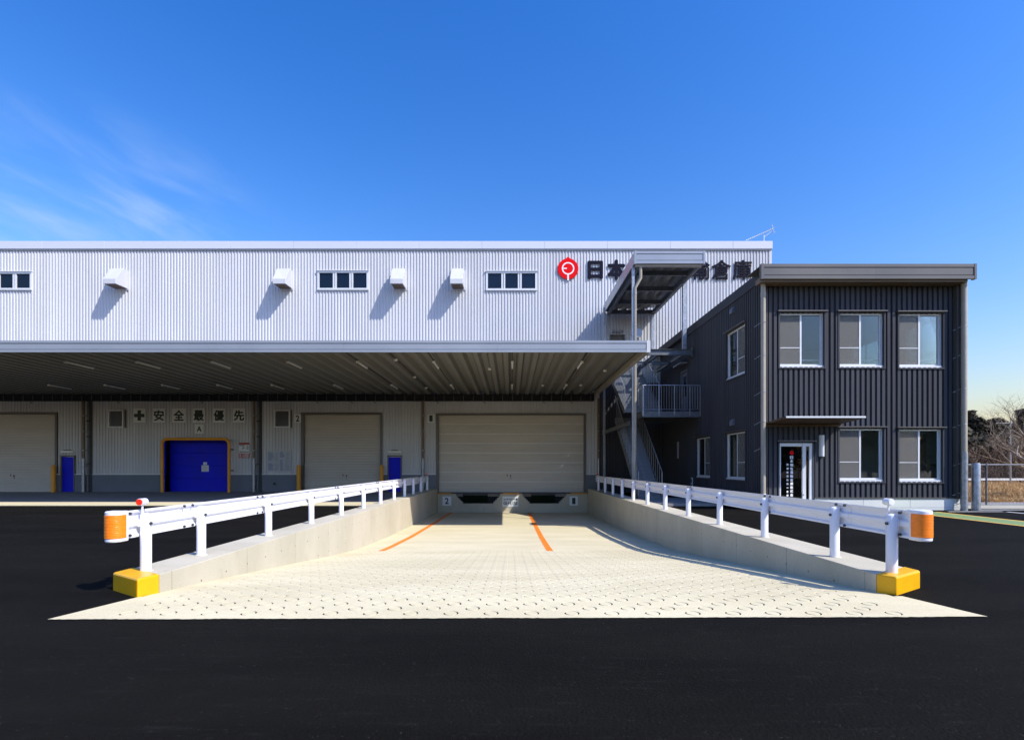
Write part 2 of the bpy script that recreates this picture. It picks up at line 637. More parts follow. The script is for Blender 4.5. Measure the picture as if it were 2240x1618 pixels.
def corr_wall(mapf, u0, u1, z0, z1, holes, pitch, prof):
    mb = MB()
    for a, b, c, d in rects_minus(u0, u1, z0, z1, holes):
        pts = corr_profile(a, b, pitch, prof)
        n = len(pts)
        mb.add([mapf(u, q, c) for u, q in pts] + [mapf(u, q, d) for u, q in pts], [(i, i + 1, n + i + 1, n + i) for i in range(n - 1)])
    return mb


def mbox(mb, mapf, u0, u1, d0, d1, z0, z1):
    c = [mapf(u, d, z) for z in (z0, z1) for u, d in ((u0, d0), (u1, d0), (u1, d1), (u0, d1))]
    return mb.add(c, [(0, 3, 2, 1), (4, 5, 6, 7), (0, 1, 5, 4), (1, 2, 6, 5), (2, 3, 7, 6), (3, 0, 4, 7)])


# ------------------------------------------------------------------ ground, ramp
YW = 30.5                                     # plane of the warehouse front
XL, XLo, XR, XRo = -4.20, -4.80, 4.38, 5.04   # ramp walls: inner and outer faces
PROF = [(4.0, .006), (6.05, .006), (6.5, -.03), (7.5, -.12), (9, -.265), (10.5, -.415), (12, -.565), (13.2, -.68), (14, -.745), (15, -.80),
        (18, -.92), (24, -1.05), (30.2, -1.15), (31, -1.15)]


def rz(y):
    for (a, za), (b, zb) in zip(PROF, PROF[1:]):
        if a <= y <= b:
            return za + (zb - za) * (y - a) / (b - a)
    return PROF[-1][1]


def px(x, y, depth):
    """photo pixel at a distance -> world x, z"""
    return (x - VPX) * depth / F_PX, 1.5 + (VPY - y) * depth / F_PX


g = MB()
for a, b, c, d in ((-700, -4.5, -400, 900), (4.7, 700, -400, 900), (-4.5, 4.7, -400, 6.0), (-4.5, 4.7, 31.5, 900)):
    g.poly([(a, c, -.04), (b, c, -.04), (b, d, -.04), (a, d, -.04)])
struct('ground', g, 'earth')

g = MB()
for a, b, c, d in ((-60, 34, -40, 6.0), (-60, -4.25, 6.0, 20.4), (4.43, 15.6, 6.0, 30.6), (15.6, 34, 6.0, 18.72)):
    g.poly([(a, c, 0), (b, c, 0), (b, d, 0), (a, d, 0)])
struct('asphalt_yard', g, 'asphalt')

g = MB()
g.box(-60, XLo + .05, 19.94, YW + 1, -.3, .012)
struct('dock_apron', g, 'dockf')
struct('sunlit_dock_kerb', MB().box(-60, XLo + .05, 19.90, 21.7, -.3, .020), 'ramp')  # kerb band; sunlight on the dock edge is put into its paler colour

# ramp slab with ring grooves pressed into the concrete
g = MB()
NSEG = 24
CW, RH = 0.41, 0.18
YR0, YR1 = 5.26, 5.26 + RH * 48
RAD = (.079, .0735, .066, .061)
xa, xb = -4.1, 4.3
rng = random.Random(3)
for j in range(48):
    y0 = YR0 + j * RH
    y1 = y0 + RH
    off = (CW / 2) * (j % 2)
    ncell = int((xb - xa - off) / CW + 1e-6)
    xs, xe = xa + off, xa + off + ncell * CW
    for a, b in ((XL - .02, xs), (xe, XR + .02)):
        g.poly([(a, y0, rz(y0)), (b, y0, rz(y0)), (b, y1, rz(y1)), (a, y1, rz(y1))])
    for i in range(ncell):
        cx, cy = xs + (i + .5) * CW + rng.uniform(-.006, .006), (y0 + y1) / 2
        x0, x1 = xs + i * CW, xs + (i + 1) * CW
        rect, rings = [], [[], [], [], []]
        dp = rng.uniform(.009, .018)
        hh = RH / 2
        for q in range(NSEG):
            t = 2 * math.pi * q / NSEG
            ct, st = math.cos(t), math.sin(t)
            k = hh / max(abs(ct), abs(st))
            ry = cy + st * k
            rect.append((cx + ct * k, ry, rz(ry)))
            for w, r in enumerate(RAD):
                yy = cy + st * r
                rings[w].append((cx + ct * r, yy, rz(yy) - (dp if w in (1, 2) else 0)))
        vs = rect + rings[0] + rings[1] + rings[2] + rings[3]
        fs = []
        for w in range(4):
            for q in range(NSEG):
                p2 = (q + 1) % NSEG
                fs.append((w * NSEG + q, w * NSEG + p2, (w + 1) * NSEG + p2, (w + 1) * NSEG + q))
        fs.append(tuple(4 * NSEG + q for q in range(NSEG)))
        g.add(vs, fs)
        for a, b in ((x0, cx - hh), (cx + hh, x1)):
            g.poly([(a, y0, rz(y0)), (b, y0, rz(y0)), (b, y1, rz(y1)), (a, y1, rz(y1))])
# plain concrete: the front lip with its flared corners, and the pit floor behind the rings
fl, fr_ = (-4.53, 5.134), (4.74, 5.227)
zt = rz(5.2)
lip = []
for i in range(241):
    t = i / 240
    lip.append((fl[0] + (fr_[0] - fl[0]) * t, fl[1] + (fr_[1] - fl[1]) * t + rng.uniform(-.006, .006) + .006 * math.sin(t * 37) * math.sin(t * 11), zt))
lip[0], lip[-1] = (fl[0], fl[1], zt), (fr_[0], fr_[1], zt)
top = [(XL - .02 + (XR - XL + .04) * i / 240, YR0, zt) for i in range(241)]
for i in range(240):
    g.poly([lip[i], lip[i + 1], top[i + 1], top[i]])
g.poly([(fl[0], fl[1], zt), (XL - .02, YR0, zt), (XL - .02, 6.02, zt), (-4.26, 6.02, zt)])
g.poly([(fr_[0], fr_[1], zt), (4.50, 6.05, zt), (XR + .02, 6.05, zt), (XR + .02, YR0, zt)])
ys = [YR1, 14.2, 14.6, 15, 15.5, 16, 17, 18, 20, 22, 24, 26, 28, 30.1]
for a, b in zip(ys, ys[1:]):
    g.poly([(XL - .05, a, rz(a)), (XR + .05, a, rz(a)), (XR + .05, b, rz(b)), (XL - .05, b, rz(b))])
struct('container_ramp', g, 'ramp', fix=False)

# painted lane lines on the pit floor
for X in (-3.42, 1.03):
    g = MB()
    ys = [13.85, 14.2, 14.6, 15, 16, 17, 18, 20, 22, 24, 26, 28, 30.0]
    for a, b in zip(ys, ys[1:]):
        g.poly([(X - .085, a, rz(a) + .004), (X + .085, a, rz(a) + .004), (X + .085, b, rz(b) + .004), (X - .085, b, rz(b) + .004)])
    struct('lane_line', g, 'oline')

# retaining walls
ZT = 0.205
for side in (-1, 1):
    xi, xo = (XL, XLo) if side < 0 else (XR, XRo)
    w = thing('retaining_wall', ((xi + xo) / 2, 6.4, -.02),
              'low concrete wall along the %s side of the ramp, with a yellow painted end' % ('left, sunlit' if side < 0 else 'right, shaded'), 'wall')
    y0 = 6.28
    n = 0
    yy = [y0, 8.37, 10.23, 12.09, 13.95, 15.81, 17.67, 19.53, 21.39, 23.25, 25.11, 26.97, 30.04]
    if side < 0:
        A, B, C, D = (-4.25, 5.98), (-4.195, 6.276), (-4.805, 6.70), (-4.825, 6.365)
    else:
        A, B, C, D = (4.475, 6.10), (4.375, 6.305), (5.045, 6.75), (5.05, 6.485)
    for a, b in zip(yy, yy[1:]):
        q = MB()
        if a == y0:
            q.prism([(xi, B[1] + .002), (xi, b - .002), (xo, b - .002), (xo, C[1] + .002)], 'z', -1.35, ZT)
        else:
            q.box(min(xi, xo), max(xi, xo), a + .002, b - .002, -1.35, ZT)
        obj('wall_section', q, 'wallc', w, bev=.008)
    q = MB()
    q.prism([A, B, C, D], 'z', -.1, ZT + .01)
    obj('painted_end', q, 'yellow', w, bev=.022)

# dock face at the back of the pit
dk = thing('dock_face', (0, 30.0, -1.15), 'shaded concrete dock wall at the back of the pit with two leveller recesses', 'dock')
q = MB()


def notch(x0, x1):
    st = [(0, 0), (0, -.22), (.09, -.22), (.09, -.33), (.19, -.33), (.19, -.43), (.29, -.43), (.29, -.53), (.39, -.53), (.39, -.64)]
    return [(x0 + a, b) for a, b in st] + [(x1 - a, b) for a, b in reversed(st)]


pf = [(XL - .02, -1.4), (XL - .02, 0.0)] + notch(-3.15, -.62) + notch(.66, 3.15) + [(XR + .02, 0.0), (XR + .02, -1.4)]
q.prism(pf, 'y', 30.03, 30.35)
obj('face', q, 'wallc', dk)
q = MB().box(XL - .02, XR + .02, 30.36, 30.46, -1.4, -.012)
obj('recess_back', q, 'black', dk)
q = MB().box(XL - .02, XR + .02, 29.99, 30.03, -.075, -.004)
obj('steel_edge', q, 'darkst', dk)
for a, b in ((-4.15, -3.42), (-.47, .42), (3.40, 4.33)):
    obj('bumper', MB().box(a, b, 29.93, 29.99, -.085, -.03), 'bollard', dk, bev=.008)
for a, b in ((-2.75, -1.35), (1.15, 2.5)):
    obj('dock_leveller', MB().box(a, b, 30.10, 30.36, -.62, -.02), 'dkgreen', dk)
    obj('leveller_lip', MB().box(a - .02, b + .02, 30.06, 30.10, -.17, -.03), 'darkst', dk)
q = MB().box(XL - .6, XR + .66, 30.35, YW + 1, -.25, -.002)
obj('dock_floor', q, 'dockf', dk)


# ------------------------------------------------------------------ signs
def sign(label, cat, x0, x1, z0, z1, y, chars, name='sign', mat_='sign', ink='ink', group=None, thick=.03, bold=.014):
    b = thing(name, ((x0 + x1) / 2, y, z0), label, cat, group)
    obj('panel', MB().box(x0, x1, y - thick, y, z0, z1), mat_, b)
    for ch, cx, cz, w, h in chars:
        me = text_mesh(ch, w, h, .004, bold)
        obj('lettering', me, ink, b, loc=(cx, y - thick - .001, cz))
    return b


def fpx(a, b, c, d, depth):
    x0, z1 = px(a, c, depth)
    x1, z0 = px(b, d, depth)
    return x0, x1, z0, z1


YS = YW - .06
for (a, b), ch, nm, wd in (((292, 319), '+', 'green cross', 1), ((335, 362), '安', 'first', 1), ((377, 407), '全', 'second', 1), ((422, 449), '最', 'third', 1),
                           ((466, 493), '優', 'fourth', 1), ((510, 537), '先', 'fifth and last', 1)):
    x0, x1, z0, z1 = fpx(a, b, 893, 924, YS)
    cx, cz = (x0 + x1) / 2, (z0 + z1) / 2
    if ch == '+':
        s = thing('safety_sign', (cx, YS, z0), 'square white safety sign with a dark cross, left of the five characters', 'sign', 'safety signs over the blue door')
        obj('panel', MB().box(x0, x1, YS - .03, YS, z0, z1), 'sign', s)
        obj('cross', MB().prism([(cx - .1, cz - .3), (cx + .1, cz - .3), (cx + .1, cz - .1), (cx + .3, cz - .1), (cx + .3, cz + .1), (cx + .1, cz + .1), (cx + .1, cz + .3),
                                 (cx - .1, cz + .3), (cx - .1, cz + .1), (cx - .3, cz + .1), (cx - .3, cz - .1), (cx - .1, cz - .1)], 'y', YS - .036, YS - .03), 'ink', s)
    else:
        sign('square white sign with the %s black character of the safety slogan row' % nm, 'sign', x0, x1, z0, z1, YS,
             [(ch, cx, cz, .60, .62)], 'safety_sign', group='safety signs over the blue door', bold=.022)
x0, x1, z0, z1 = fpx(427, 446, 928, 948, YS)
sign('small white sign with the letter A above the blue sectional door', 'sign', x0, x1, z0, z1, YS, [('A', (x0 + x1) / 2, (z0 + z1) / 2, .28, .33)], 'bay_sign')
x0, x1, z0, z1 = fpx(644, 659, 906, 924, YS)
sign('white bay number 2 sign beside the middle shutter', 'sign', x0, x1, z0, z1, YS, [('2', (x0 + x1) / 2, (z0 + z1) / 2, .21, .36)], 'bay_sign')
x0, x1, z0, z1 = fpx(935, 951, 906, 924, YS)
sign('white bay number 1 sign beside the wide shutter', 'sign', x0, x1, z0, z1, YS, [('1', (x0 + x1) / 2, (z0 + z1) / 2, .19, .36)], 'bay_sign')
YP = 29.97 + .055
x0, x1, z0, z1 = fpx(968, 987, 1085, 1105, YP)
sign('white number 2 sign on the dock wall left of the height sign', 'sign', x0, x1, z0, z1, YP, [('2', (x0 + x1) / 2, (z0 + z1) / 2, .22, .36)], 'bay_sign', thick=.015)
x0, x1, z0, z1 = fpx(1246, 1264, 1085, 1105, YP)
sign('white number 1 sign on the dock wall right of the height sign', 'sign', x0, x1, z0, z1, YP, [('1', (x0 + x1) / 2, (z0 + z1) / 2, .19, .36)], 'bay_sign', thick=.015)
x0, x1, z0, z1 = fpx(1099, 1134, 1085, 1108, YP)
cx, cz = (x0 + x1) / 2, (z0 + z1) / 2
sign('wide white pit height sign in the middle of the dock wall', 'sign', x0, x1, z0, z1, YP,
     [('コンテナピット高', cx, cz + .135, .80, .12), ('GL+1.150', cx, cz - .085, .80, .19)], 'height_sign', thick=.015, bold=.006)

# floor-load notice and the pale information board (print too small to read is kept as rows of print)
x0, x1, z0, z1 = fpx(523, 546, 968, 1001, YS)
s = thing('load_notice', (x0, YS, z0), 'small white notice with dark red bands right of the blue sectional door', 'notice')
obj('panel', MB().box(x0, x1, YS - .02, YS, z0, z1), 'sign', s)
w, h = x1 - x0, z1 - z0
obj('red_band', MB().box(x0, x1, YS - .024, YS - .02, z1 - .12 * h, z1), 'pred', s)
obj('red_band', MB().box(x0, x1, YS - .024, YS - .02, z0, z0 + .30 * h), 'pred', s)
q = MB()
for r_, a, b in ((.82, .05, .6), (.74, .35, .45), (.66, .35, .62), (.58, .33, .45), (.40, .05, .95)):
    for k in range(int((b - a) / .075)):
        u = x0 + w * (a + .075 * k)
        q.box(u, u + w * .055, YS - .024, YS - .02, z0 + h * (r_ - .028), z0 + h * (r_ + .028))
    if r_ > .5:
        q.box(x0 + w * .70, x0 + w * .74, YS - .024, YS - .02, z0 + h * (r_ - .02), z0 + h * (r_ + .02))
        q.box(x0 + w * .80, x0 + w * .9, YS - .024, YS - .02, z0 + h * (r_ - .025), z0 + h * (r_ + .02))
obj('print', q, 'ink', s)['kind'] = 'stuff'
q = MB()
for r_ in (.215, .085):
    for a, b in ((.06, .12), (.14, .24), (.34, .38), (.42, .48), (.52, .57), (.59, .65), (.67, .73), (.75, .8), (.82, .92)):
        q.box(x0 + w * a, x0 + w * b, YS - .028, YS - .024, z0 + h * (r_ - .035), z0 + h * (r_ + .035))
obj('print', q, 'vinyl', s)['kind'] = 'stuff'

x0, x1, z0, z1 = fpx(586, 637, 986, 1030, YS)
s = thing('information_board', (x0, YS, z0), 'pale blue-grey information board with tables of small print left of shutter two', 'notice')
obj('panel', MB().box(x0, x1, YS - .02, YS, z0, z1), 'sheet', s)
w, h = x1 - x0, z1 - z0
q, q2 = MB(), MB()
rr = random.Random(5)
for a, b, c, d, m_ in ((.03, .26, .52, .92, 0), (.30, .48, .5, .9, 1), (.53, .74, .68, .95, 0), (.78, .97, .6, .92, 1), (.03, .26, .04, .38, 0), (.30, .48, .04, .36, 1),
                       (.53, .70, .04, .55, 0), (.74, .97, .04, .56, 1)):
    z = d
    while z > c:
        (q2 if m_ else q).box(x0 + w * a, x0 + w * (a + (b - a) * rr.uniform(.55, 1)), YS - .023, YS - .02, z0 + h * (z - .022), z0 + h * z)
        z -= .05
obj('print', q, 'printblue', s)['kind'] = 'stuff'
obj('print', q2, 'printgrey', s)['kind'] = 'stuff'

# company sign on the upper wall
cs = thing('company_sign', (3.3, YW, 12.3), 'red round emblem and large dark characters mounted high on the white wall', 'sign')
YB = YW - .06
ex, ez = px(1242.5, 588.5, YB)
er = .595
q = MB()
pts = []
for i in range(72):
    t = 2 * math.pi * i / 72 + math.pi / 2
    r = er
    dt = min(i, 72 - i) * 5
    if dt < 12:
        r += .11 * (1 - dt / 12)
    pts.append((ex + r * math.cos(t), ez + r * math.sin(t) * 1.0))
q.prism(pts, 'y', YB - .05, YB)
em = obj('emblem', q, 'logo', cs)
q = MB()
vs = []
for i in range(48):
    t = 2 * math.pi * i / 48
    for r in (.29, .36):
        vs.append((ex + r * math.cos(t), YB - .053, ez + .02 + r * math.sin(t)))
q.add(vs, [(2 * i, 2 * ((i + 1) % 48), 2 * ((i + 1) % 48) + 1, 2 * i + 1) for i in range(48)])
q.box(ex - .045, ex + .045, YB - .056, YB - .05, ez - er - .08, ez - .27)
q.box(ex - .29, ex - .07, YB - .056, YB - .05, ez - .01, ez + .05)
obj('emblem_ring', q, 'lwhite', em)
for i, ch in enumerate('日本梱包運輸倉庫'):
    cx, cz = px(1302.3 + 45.9 * i, 590.5, YB)
    tw = {'日': .88, '本': 1.06}.get(ch, 1.10)
    th = {'日': 1.04, '本': 1.16}.get(ch, 1.14)
    obj('character', text_mesh(ch, tw, th, .05, .046 if i < 2 else .015), 'letter', cs, loc=(cx, YB, cz))

# ------------------------------------------------------------------ warehouse
wh = thing('warehouse', (-12, YW, 0), 'long white corrugated steel warehouse with shutters under a deep canopy', 'warehouse')
XW0, XW1 = -38.0, 15.05
ZTOP = 14.47
fmap = lambda u, d, z: (u, YW - d, z)
PW = [(0, .038), (.34, .038), (.46, 0), (.86, 0), (.98, .038), (1, .038)]
WIN = [fpx(-38, 70, 598, 633, YW), fpx(697, 805, 596, 633, YW), fpx(1065, 1173, 597, 634, YW)]
SH = [(-31.6, -26.30, 0, 4.52), (*[(v - VPX) * YW / F_PX for v in (660, 836)], 0, 4.50), (-4.33, 4.31, -.02, 4.45)]
SD = [(*[(v - VPX) * YW / F_PX for v in (136, 165)], 0, 2.08), (*[(v - VPX) * YW / F_PX for v in (849, 879)], 0, 2.07)]
BD = (*[(v - VPX) * YW / F_PX for v in (363, 499)], 0, 3.0)
UD = (*[(v - VPX) * YW / F_PX for v in (1336, 1365)], 7.0, 9.08)
holes = SH + SD + [BD, UD] + WIN
obj('cladding', corr_wall(fmap, XW0, XW1, 1.0, ZTOP - .3, holes, .176, PW), 'clad', wh, fix=False)
for a, b, c, d in rects_minus(XW0, 5.0, 0, 1.0, holes):
    obj('dado', MB().box(a, b, YW - .07, YW + .15, c, d - .003), 'dado', wh)
for a, b, c, d in rects_minus(XW0, 5.0, 1.0, 1.04, holes):
    obj('drip_trim', MB().box(a, b, YW - .085, YW - .0, c, d), 'alu', wh)
# solid body behind the skin, coping, side wall
q = MB()
for a, b, c, d in rects_minus(XW0, XW1 - .02, -1.2, ZTOP - .35, holes):
    q.box(a, b, YW + .02, YW + .35, c, d)
obj('core_wall', q, 'dado', wh)
smap = lambda u, d, z: (XW1 + d, u, z)
obj('side_cladding', corr_wall(smap, YW - .03, YW + 45, 0, ZTOP - .3, [], .176, PW), 'clad', wh, fix=False)
obj('roof', MB().box(XW0, XW1 - .03, YW + .36, YW + 45, ZTOP - .6, ZTOP - .3), 'coping', wh)
cxs = [XW0 + i * 3.63 for i in range(15)] + [XW1 + .07]
for a, b in zip(cxs, cxs[1:]):
    obj('coping_panel', MB().box(a + .003, b - .003, YW - .12, YW + .4, ZTOP - .42, ZTOP + .02), 'coping', wh, bev=.012)
obj('coping_drip', MB().box(XW0, XW1 + .05, YW - .10, YW, ZTOP - .47, ZTOP - .423), 'canf', wh)
obj('corner_trim', MB().box(XW1 - .1, XW1 + .05, YW - .055, YW + .05, 0, ZTOP - .475), 'clad', wh)


def hi_window(x0, x1, z0, z1):
    q = MB()
    t = .07
    q.box(x0 - .05, x1 + .05, YW - .09, YW + .05, z1 - .04, z1 + .06)
    q.box(x0 - .05, x1 + .05, YW - .11, YW + .05, z0 - .06, z0 + .05)
    n = 3
    w = (x1 - x0) / n
    for i in range(n + 1):
        u = x0 + i * w
        if i in (0, n):
            q.box(u - .05 if i == 0 else u - .06, u + .06 if i == 0 else u + .05, YW - .08, YW + .05, z0 + .05, z1 - .04)
        else:
            q.box(u - .11, u - .02, YW - .065, YW + .05, z0 + .05, z1 - .04)
            q.box(u + .02, u + .11, YW - .075, YW + .05, z0 + .05, z1 - .04)
    f = obj('window', q, 'alu', wh)
    for i in range(n):
        obj('pane', MB().box(x0 + i * w + .05, x0 + (i + 1) * w - .05, YW - .02, YW - .01, z0 + .05, z1 - .04), 'dkglass', f)
    obj('head_flashing', MB().box(x0 - .08, x1 + .08, YW - .14, YW + .02, z1 + .062, z1 + .09), 'alu', f)


for a in WIN:
    hi_window(*a)

# ventilation hoods
for a, b in ((252.5, 281), (621, 640.5), (881, 889), (1010, 1016)):
    xr = (b - VPX) * YW / F_PX
    x0, x1 = xr - .72, xr
    zb, zt_ = 1.5 + (VPY - 632) * YW / F_PX, 1.5 + (VPY - 594) * YW / F_PX
    pr = [(YW - .05, zb), (YW - 1.0, zb - .03), (YW - 1.0, zb + .24), (YW - .46, zt_), (YW - .05, zt_)]
    h_ = obj('vent_hood', MB().prism(pr, 'x', x0, x1), 'clad', wh, bev=.012)
    obj('hood_flange', MB().box(x0 - .06, x1 + .06, YW - .075, YW - .04, zb - .08, zt_ + .05), 'clad', h_)
    obj('hood_mouth', MB().box(x0 + .05, x1 - .05, YW - .93, YW - .12, zb - .038, zb - .034), 'brown', h_)


def shutter(x0, x1, z0, z1, bars, hdl, inset=.10):
    fr = MB()
    fr.box(x0 - .02, x0 + .14, YW - .09, YW + .25, z0, z1)
    fr.box(x1 - .10, x1 + .02, YW - .09, YW + .25, z0, z1)
    fr.box(x0 - .02, x1 + .02, YW - .10, YW + .25, z1, z1 + .10)
    s = obj('shutter', fr, 'fascia', wh)
    yc = YW + inset
    pts = []
    pitch = .093
    z = z0 + .02
    while z < z1:
        pts += [(yc, z), (yc - .018, z + .018), (yc - .018, z + .07), (yc, z + .086)]
        z += pitch
    q = MB().sheet([p for p in pts if p[1] < z1], 'x', x0 + .12, x1 - .08)
    obj('shutter_curtain', q, 'shutter', s, fix=False)
    obj('bottom_bar', MB().box(x0 + .12, x1 - .08, yc - .045, yc, z0, z0 + .07), 'shutter', s)
    if bars:
        for k in range(8):
            zz_ = 1.5 + (VPY - (1053.3 - 21.0 * k)) * YW / F_PX
            obj('slat_bar', MB().box(x0 + .13, x1 - .10, yc - .045, yc - .018, zz_ - .024, zz_ + .024), 'shutterw', s)
    q = MB()
    q.box(hdl - .03, hdl + .03, yc - .05, yc - .018, .88, .98)
    q.box(hdl - .03, hdl + .05, yc - .05, yc - .018, .78, .81)
    obj('lock', q, 'darkst', s)
    obj('lock_tag', MB().box(hdl - .23, hdl - .18, yc - .03, yc - .018, .91, 1.03), 'pred', s)


shutter(*SH[0], False, -28.9)
shutter(*SH[1], False, (757 - VPX) * YW / F_PX)
shutter(*SH[2], True, (1117 - VPX) * YW / F_PX)

for k, (x0, x1, z0, z1) in enumerate(SD):
    d = obj('service_door', MB().box(x0 + .05, x1 - .05, YW - .04, YW + .01, .015, z1 - .05), 'blue', wh)
    q = MB()
    q.box(x0 - .02, x0 + .045, YW - .09, YW + .05, 0, z1)
    q.box(x1 - .045, x1 + .02, YW - .09, YW + .05, 0, z1)
    q.box(x0 - .03, x1 + .03, YW - .10, YW + .05, z1 - .045, z1 + .05)
    obj('door_frame', q, 'fascia', d)
    hx = x0 + .13
    q = MB().cyl((hx, YW - .04, 1.0), (hx, YW - .10, 1.0), .02, 8).box(hx - .02, hx + .13, YW - .11, YW - .09, .985, 1.015)
    obj('handle', q, 'darkst', d)
    q = MB().box(x0 + .03, x1 - .03, YW - .16, YW - .05, z1 + .20, z1 + .30)
    lb = obj('door_lamp', q, 'tube', wh)
    obj('lamp_mount', MB().box(x0 + .2, x1 - .2, YW - .13, YW - .05, z1 + .302, z1 + .36), 'fascia', lb)

# blue sectional door, recessed in its opening
x0, x1, z0, z1 = BD
bd = obj('sectional_door', MB().box(x0 - .02, x1 + .02, YW + .44, YW + .5, 0, z1 + .05), 'blue', wh)
for k in range(4):
    a, b = .02 + .75 * k, .02 + .75 * (k + 1) - .012
    obj('door_panel', MB().box(x0 + .02, x1 - .02, YW + .40, YW + .44, a, min(b, z1)), 'blue', bd, bev=.006)
q = MB()
q.box(x0 - .05, x0 + .0, YW - .09, YW + .44, 0, z1 + .05)
q.box(x1, x1 + .05, YW - .09, YW + .44, 0, z1 + .05)
q.box(x0, x1, YW - .09, YW + .44, z1, z1 + .05)
obj('reveal', q, 'blue', bd)
x0n, z1n = px(441, 1010, YW + .4)
s = thing('paper_notice', (x0n, YW + .39, 1.3), 'two small white paper notices stuck on the blue sectional door', 'notice')
obj('paper', MB().box(x0n, x0n + .42, YW + .392, YW + .398, 1.18, 1.55), 'sign', s)
obj('paper', MB().box(x0n + .1, x0n + .32, YW + .392, YW + .398, 1.57, 1.73), 'sign', s)
q = MB()
for k in range(6):
    q.box(x0n + .04, x0n + .38 - .04 * (k % 3), YW + .388, YW + .391, 1.22 + .05 * k, 1.235 + .05 * k)
obj('print', q, 'printgrey', s)['kind'] = 'stuff'

# louvres
for a, b in ((242, 275), (603, 637)):
    x0, x1, z0, z1 = fpx(a, b, 897, 935, YW)
    q = MB()
    for u in ((x0, x0 + .06), (x1 - .06, x1)):
        q.box(*u, YW - .2, YW - .03, z0, z1)
    q.box(x0 + .06, x1 - .06, YW - .2, YW - .03, z0, z0 + .06)
    q.box(x0 + .06, x1 - .06, YW - .2, YW - .03, z1 - .06, z1)
    lv = obj('louvre', q, 'alu', wh)
    q = MB()
    bl = MB().prism([(0, 0), (.01, 0), (-.05, -.06), (-.06, -.06)], 'x', x0 + .062, x1 - .062).mesh('blade')
    n = 12
    for k in range(n):
        obj('blade', bl, 'canf', lv, loc=(0, YW - .1, z0 + .13 + k * (z1 - z0 - .16) / n))
    obj('louvre_back', MB().box(x0 + .06, x1 - .06, YW - .06, YW - .05, z0 + .06, z1 - .06), 'darkst', lv)
    obj('hood_side', MB().box(x1 + .003, x1 + .07, YW - .10, YW - .04, z0 - .02, z1 + .02), 'fascia', lv)

# downpipes on the lower wall, brown above and galvanised below, with a conduit beside
for cxp in (188.5, 559, 926.5, 1308.5):
    X = (cxp - VPX) * YW / F_PX
    p = obj('downpipe', MB().cyl((X, YW - .2, 1.9), (X, YW - .2, 5.4), .075, 12), 'brownpipe', wh, smooth=True)
    obj('pipe_guard', MB().cyl((X, YW - .2, .01), (X, YW - .2, 1.95), .085, 12), 'galv', p, smooth=True)
    for zb in (.5, 1.5, 2.4, 3.5, 4.4):
        obj('bracket', MB().box(X - .1, X + .1, YW - .28, YW - .04, zb - .02, zb + .02), 'galv', p)
    if cxp < 600:
        c = obj('conduit', MB().cyl((X + .2, YW - .12, .02), (X + .2, YW - .12, 5.4), .035, 8), 'steel', wh, smooth=True)
        obj('cable_tray', MB().box(X + .25, X + .40, YW - .10, YW - .04, 0, 5.4), 'darkst', c)
        for zb in (1.6, 3.2, 4.1):
            obj('clip', MB().box(X + .13, X + .30, YW - .17, YW - .11, zb - .03, zb + .03), 'darkst', c)
obj('wall_inlet', MB().cyl(((602 - VPX) * YW / F_PX, YW - .12, .48), ((602 - VPX) * YW / F_PX, YW - .06, .48), .08, 12), 'darkst', wh)

# upper service door behind the stair roof
x0, x1, z0, z1 = UD
d = obj('upper_door', MB().box(x0 + .04, x1 - .04, YW - .02, YW + .02, z0, z1 - .05), 'fascia', wh)
q = MB()
q.box(x0 - .03, x0 + .035, YW - .08, YW + .04, z0, z1)
q.box(x1 - .035, x1 + .03, YW - .08, YW + .04, z0, z1)
q.box(x0 - .03, x1 + .03, YW - .08, YW + .04, z1 - .045, z1 + .03)
obj('door_frame', q, 'fascia', d)
b = obj('sign_board', MB().box(x0 + .07, x1 - .09, YW - .12, YW - .05, z1 + .12, z1 + .27), 'canf', wh)
for k in range(4):
    obj('hook', MB().box(x0 + .13 + .17 * k, x0 + .17 + .17 * k, YW - .14, YW - .121, z1 + .14, z1 + .21), 'darkst', b)

# antenna on the roof
an = thing('roof_antenna', ((1671 - VPX) * YW / F_PX, YW + .3, ZTOP), 'thin metal television antenna on the roof above the dark office', 'antenna')
ax, _ = px(1671, 0, YW + .3)
a0 = px(1632, 526, YW + .3)
a1 = px(1692, 500, YW + .3)
obj('mast', MB().cyl((ax, YW + .3, ZTOP - .1), (ax, YW + .3, ZTOP + .55), .03, 8), 'alu', an)
obj('boom', MB().cyl((a0[0], YW + .3, a0[1]), (a1[0], YW + .3, a1[1]), .022, 6), 'alu', an)
em_ = MB().cyl((0, -.12, 0), (0, .12, 0), .012, 4).mesh('element')
for k in range(16):
    t = k / 15
    obj('element', em_, 'alu', an, loc=(a0[0] + (a1[0] - a0[0]) * t, YW + .3, a0[1] + (a1[1] - a0[1]) * t + .012))
obj('reflector', MB().cyl((a1[0] - .08, YW + .3, a1[1] + .22), (a1[0] + .05, YW + .3, a1[1] - .24), .012, 6).cyl((a1[0] - .08, YW + .15, a1[1] + .22), (a1[0] - .08, YW + .45, a1[1] + .22), .008, 5)
    .cyl((a1[0] + .05, YW + .15, a1[1] - .24), (a1[0] + .05, YW + .45, a1[1] - .24), .008, 5).cyl((ax, YW + .3, ZTOP + .42), (a1[0] - .1, YW + .3, a1[1] - .14), .014, 5), 'alu', an)

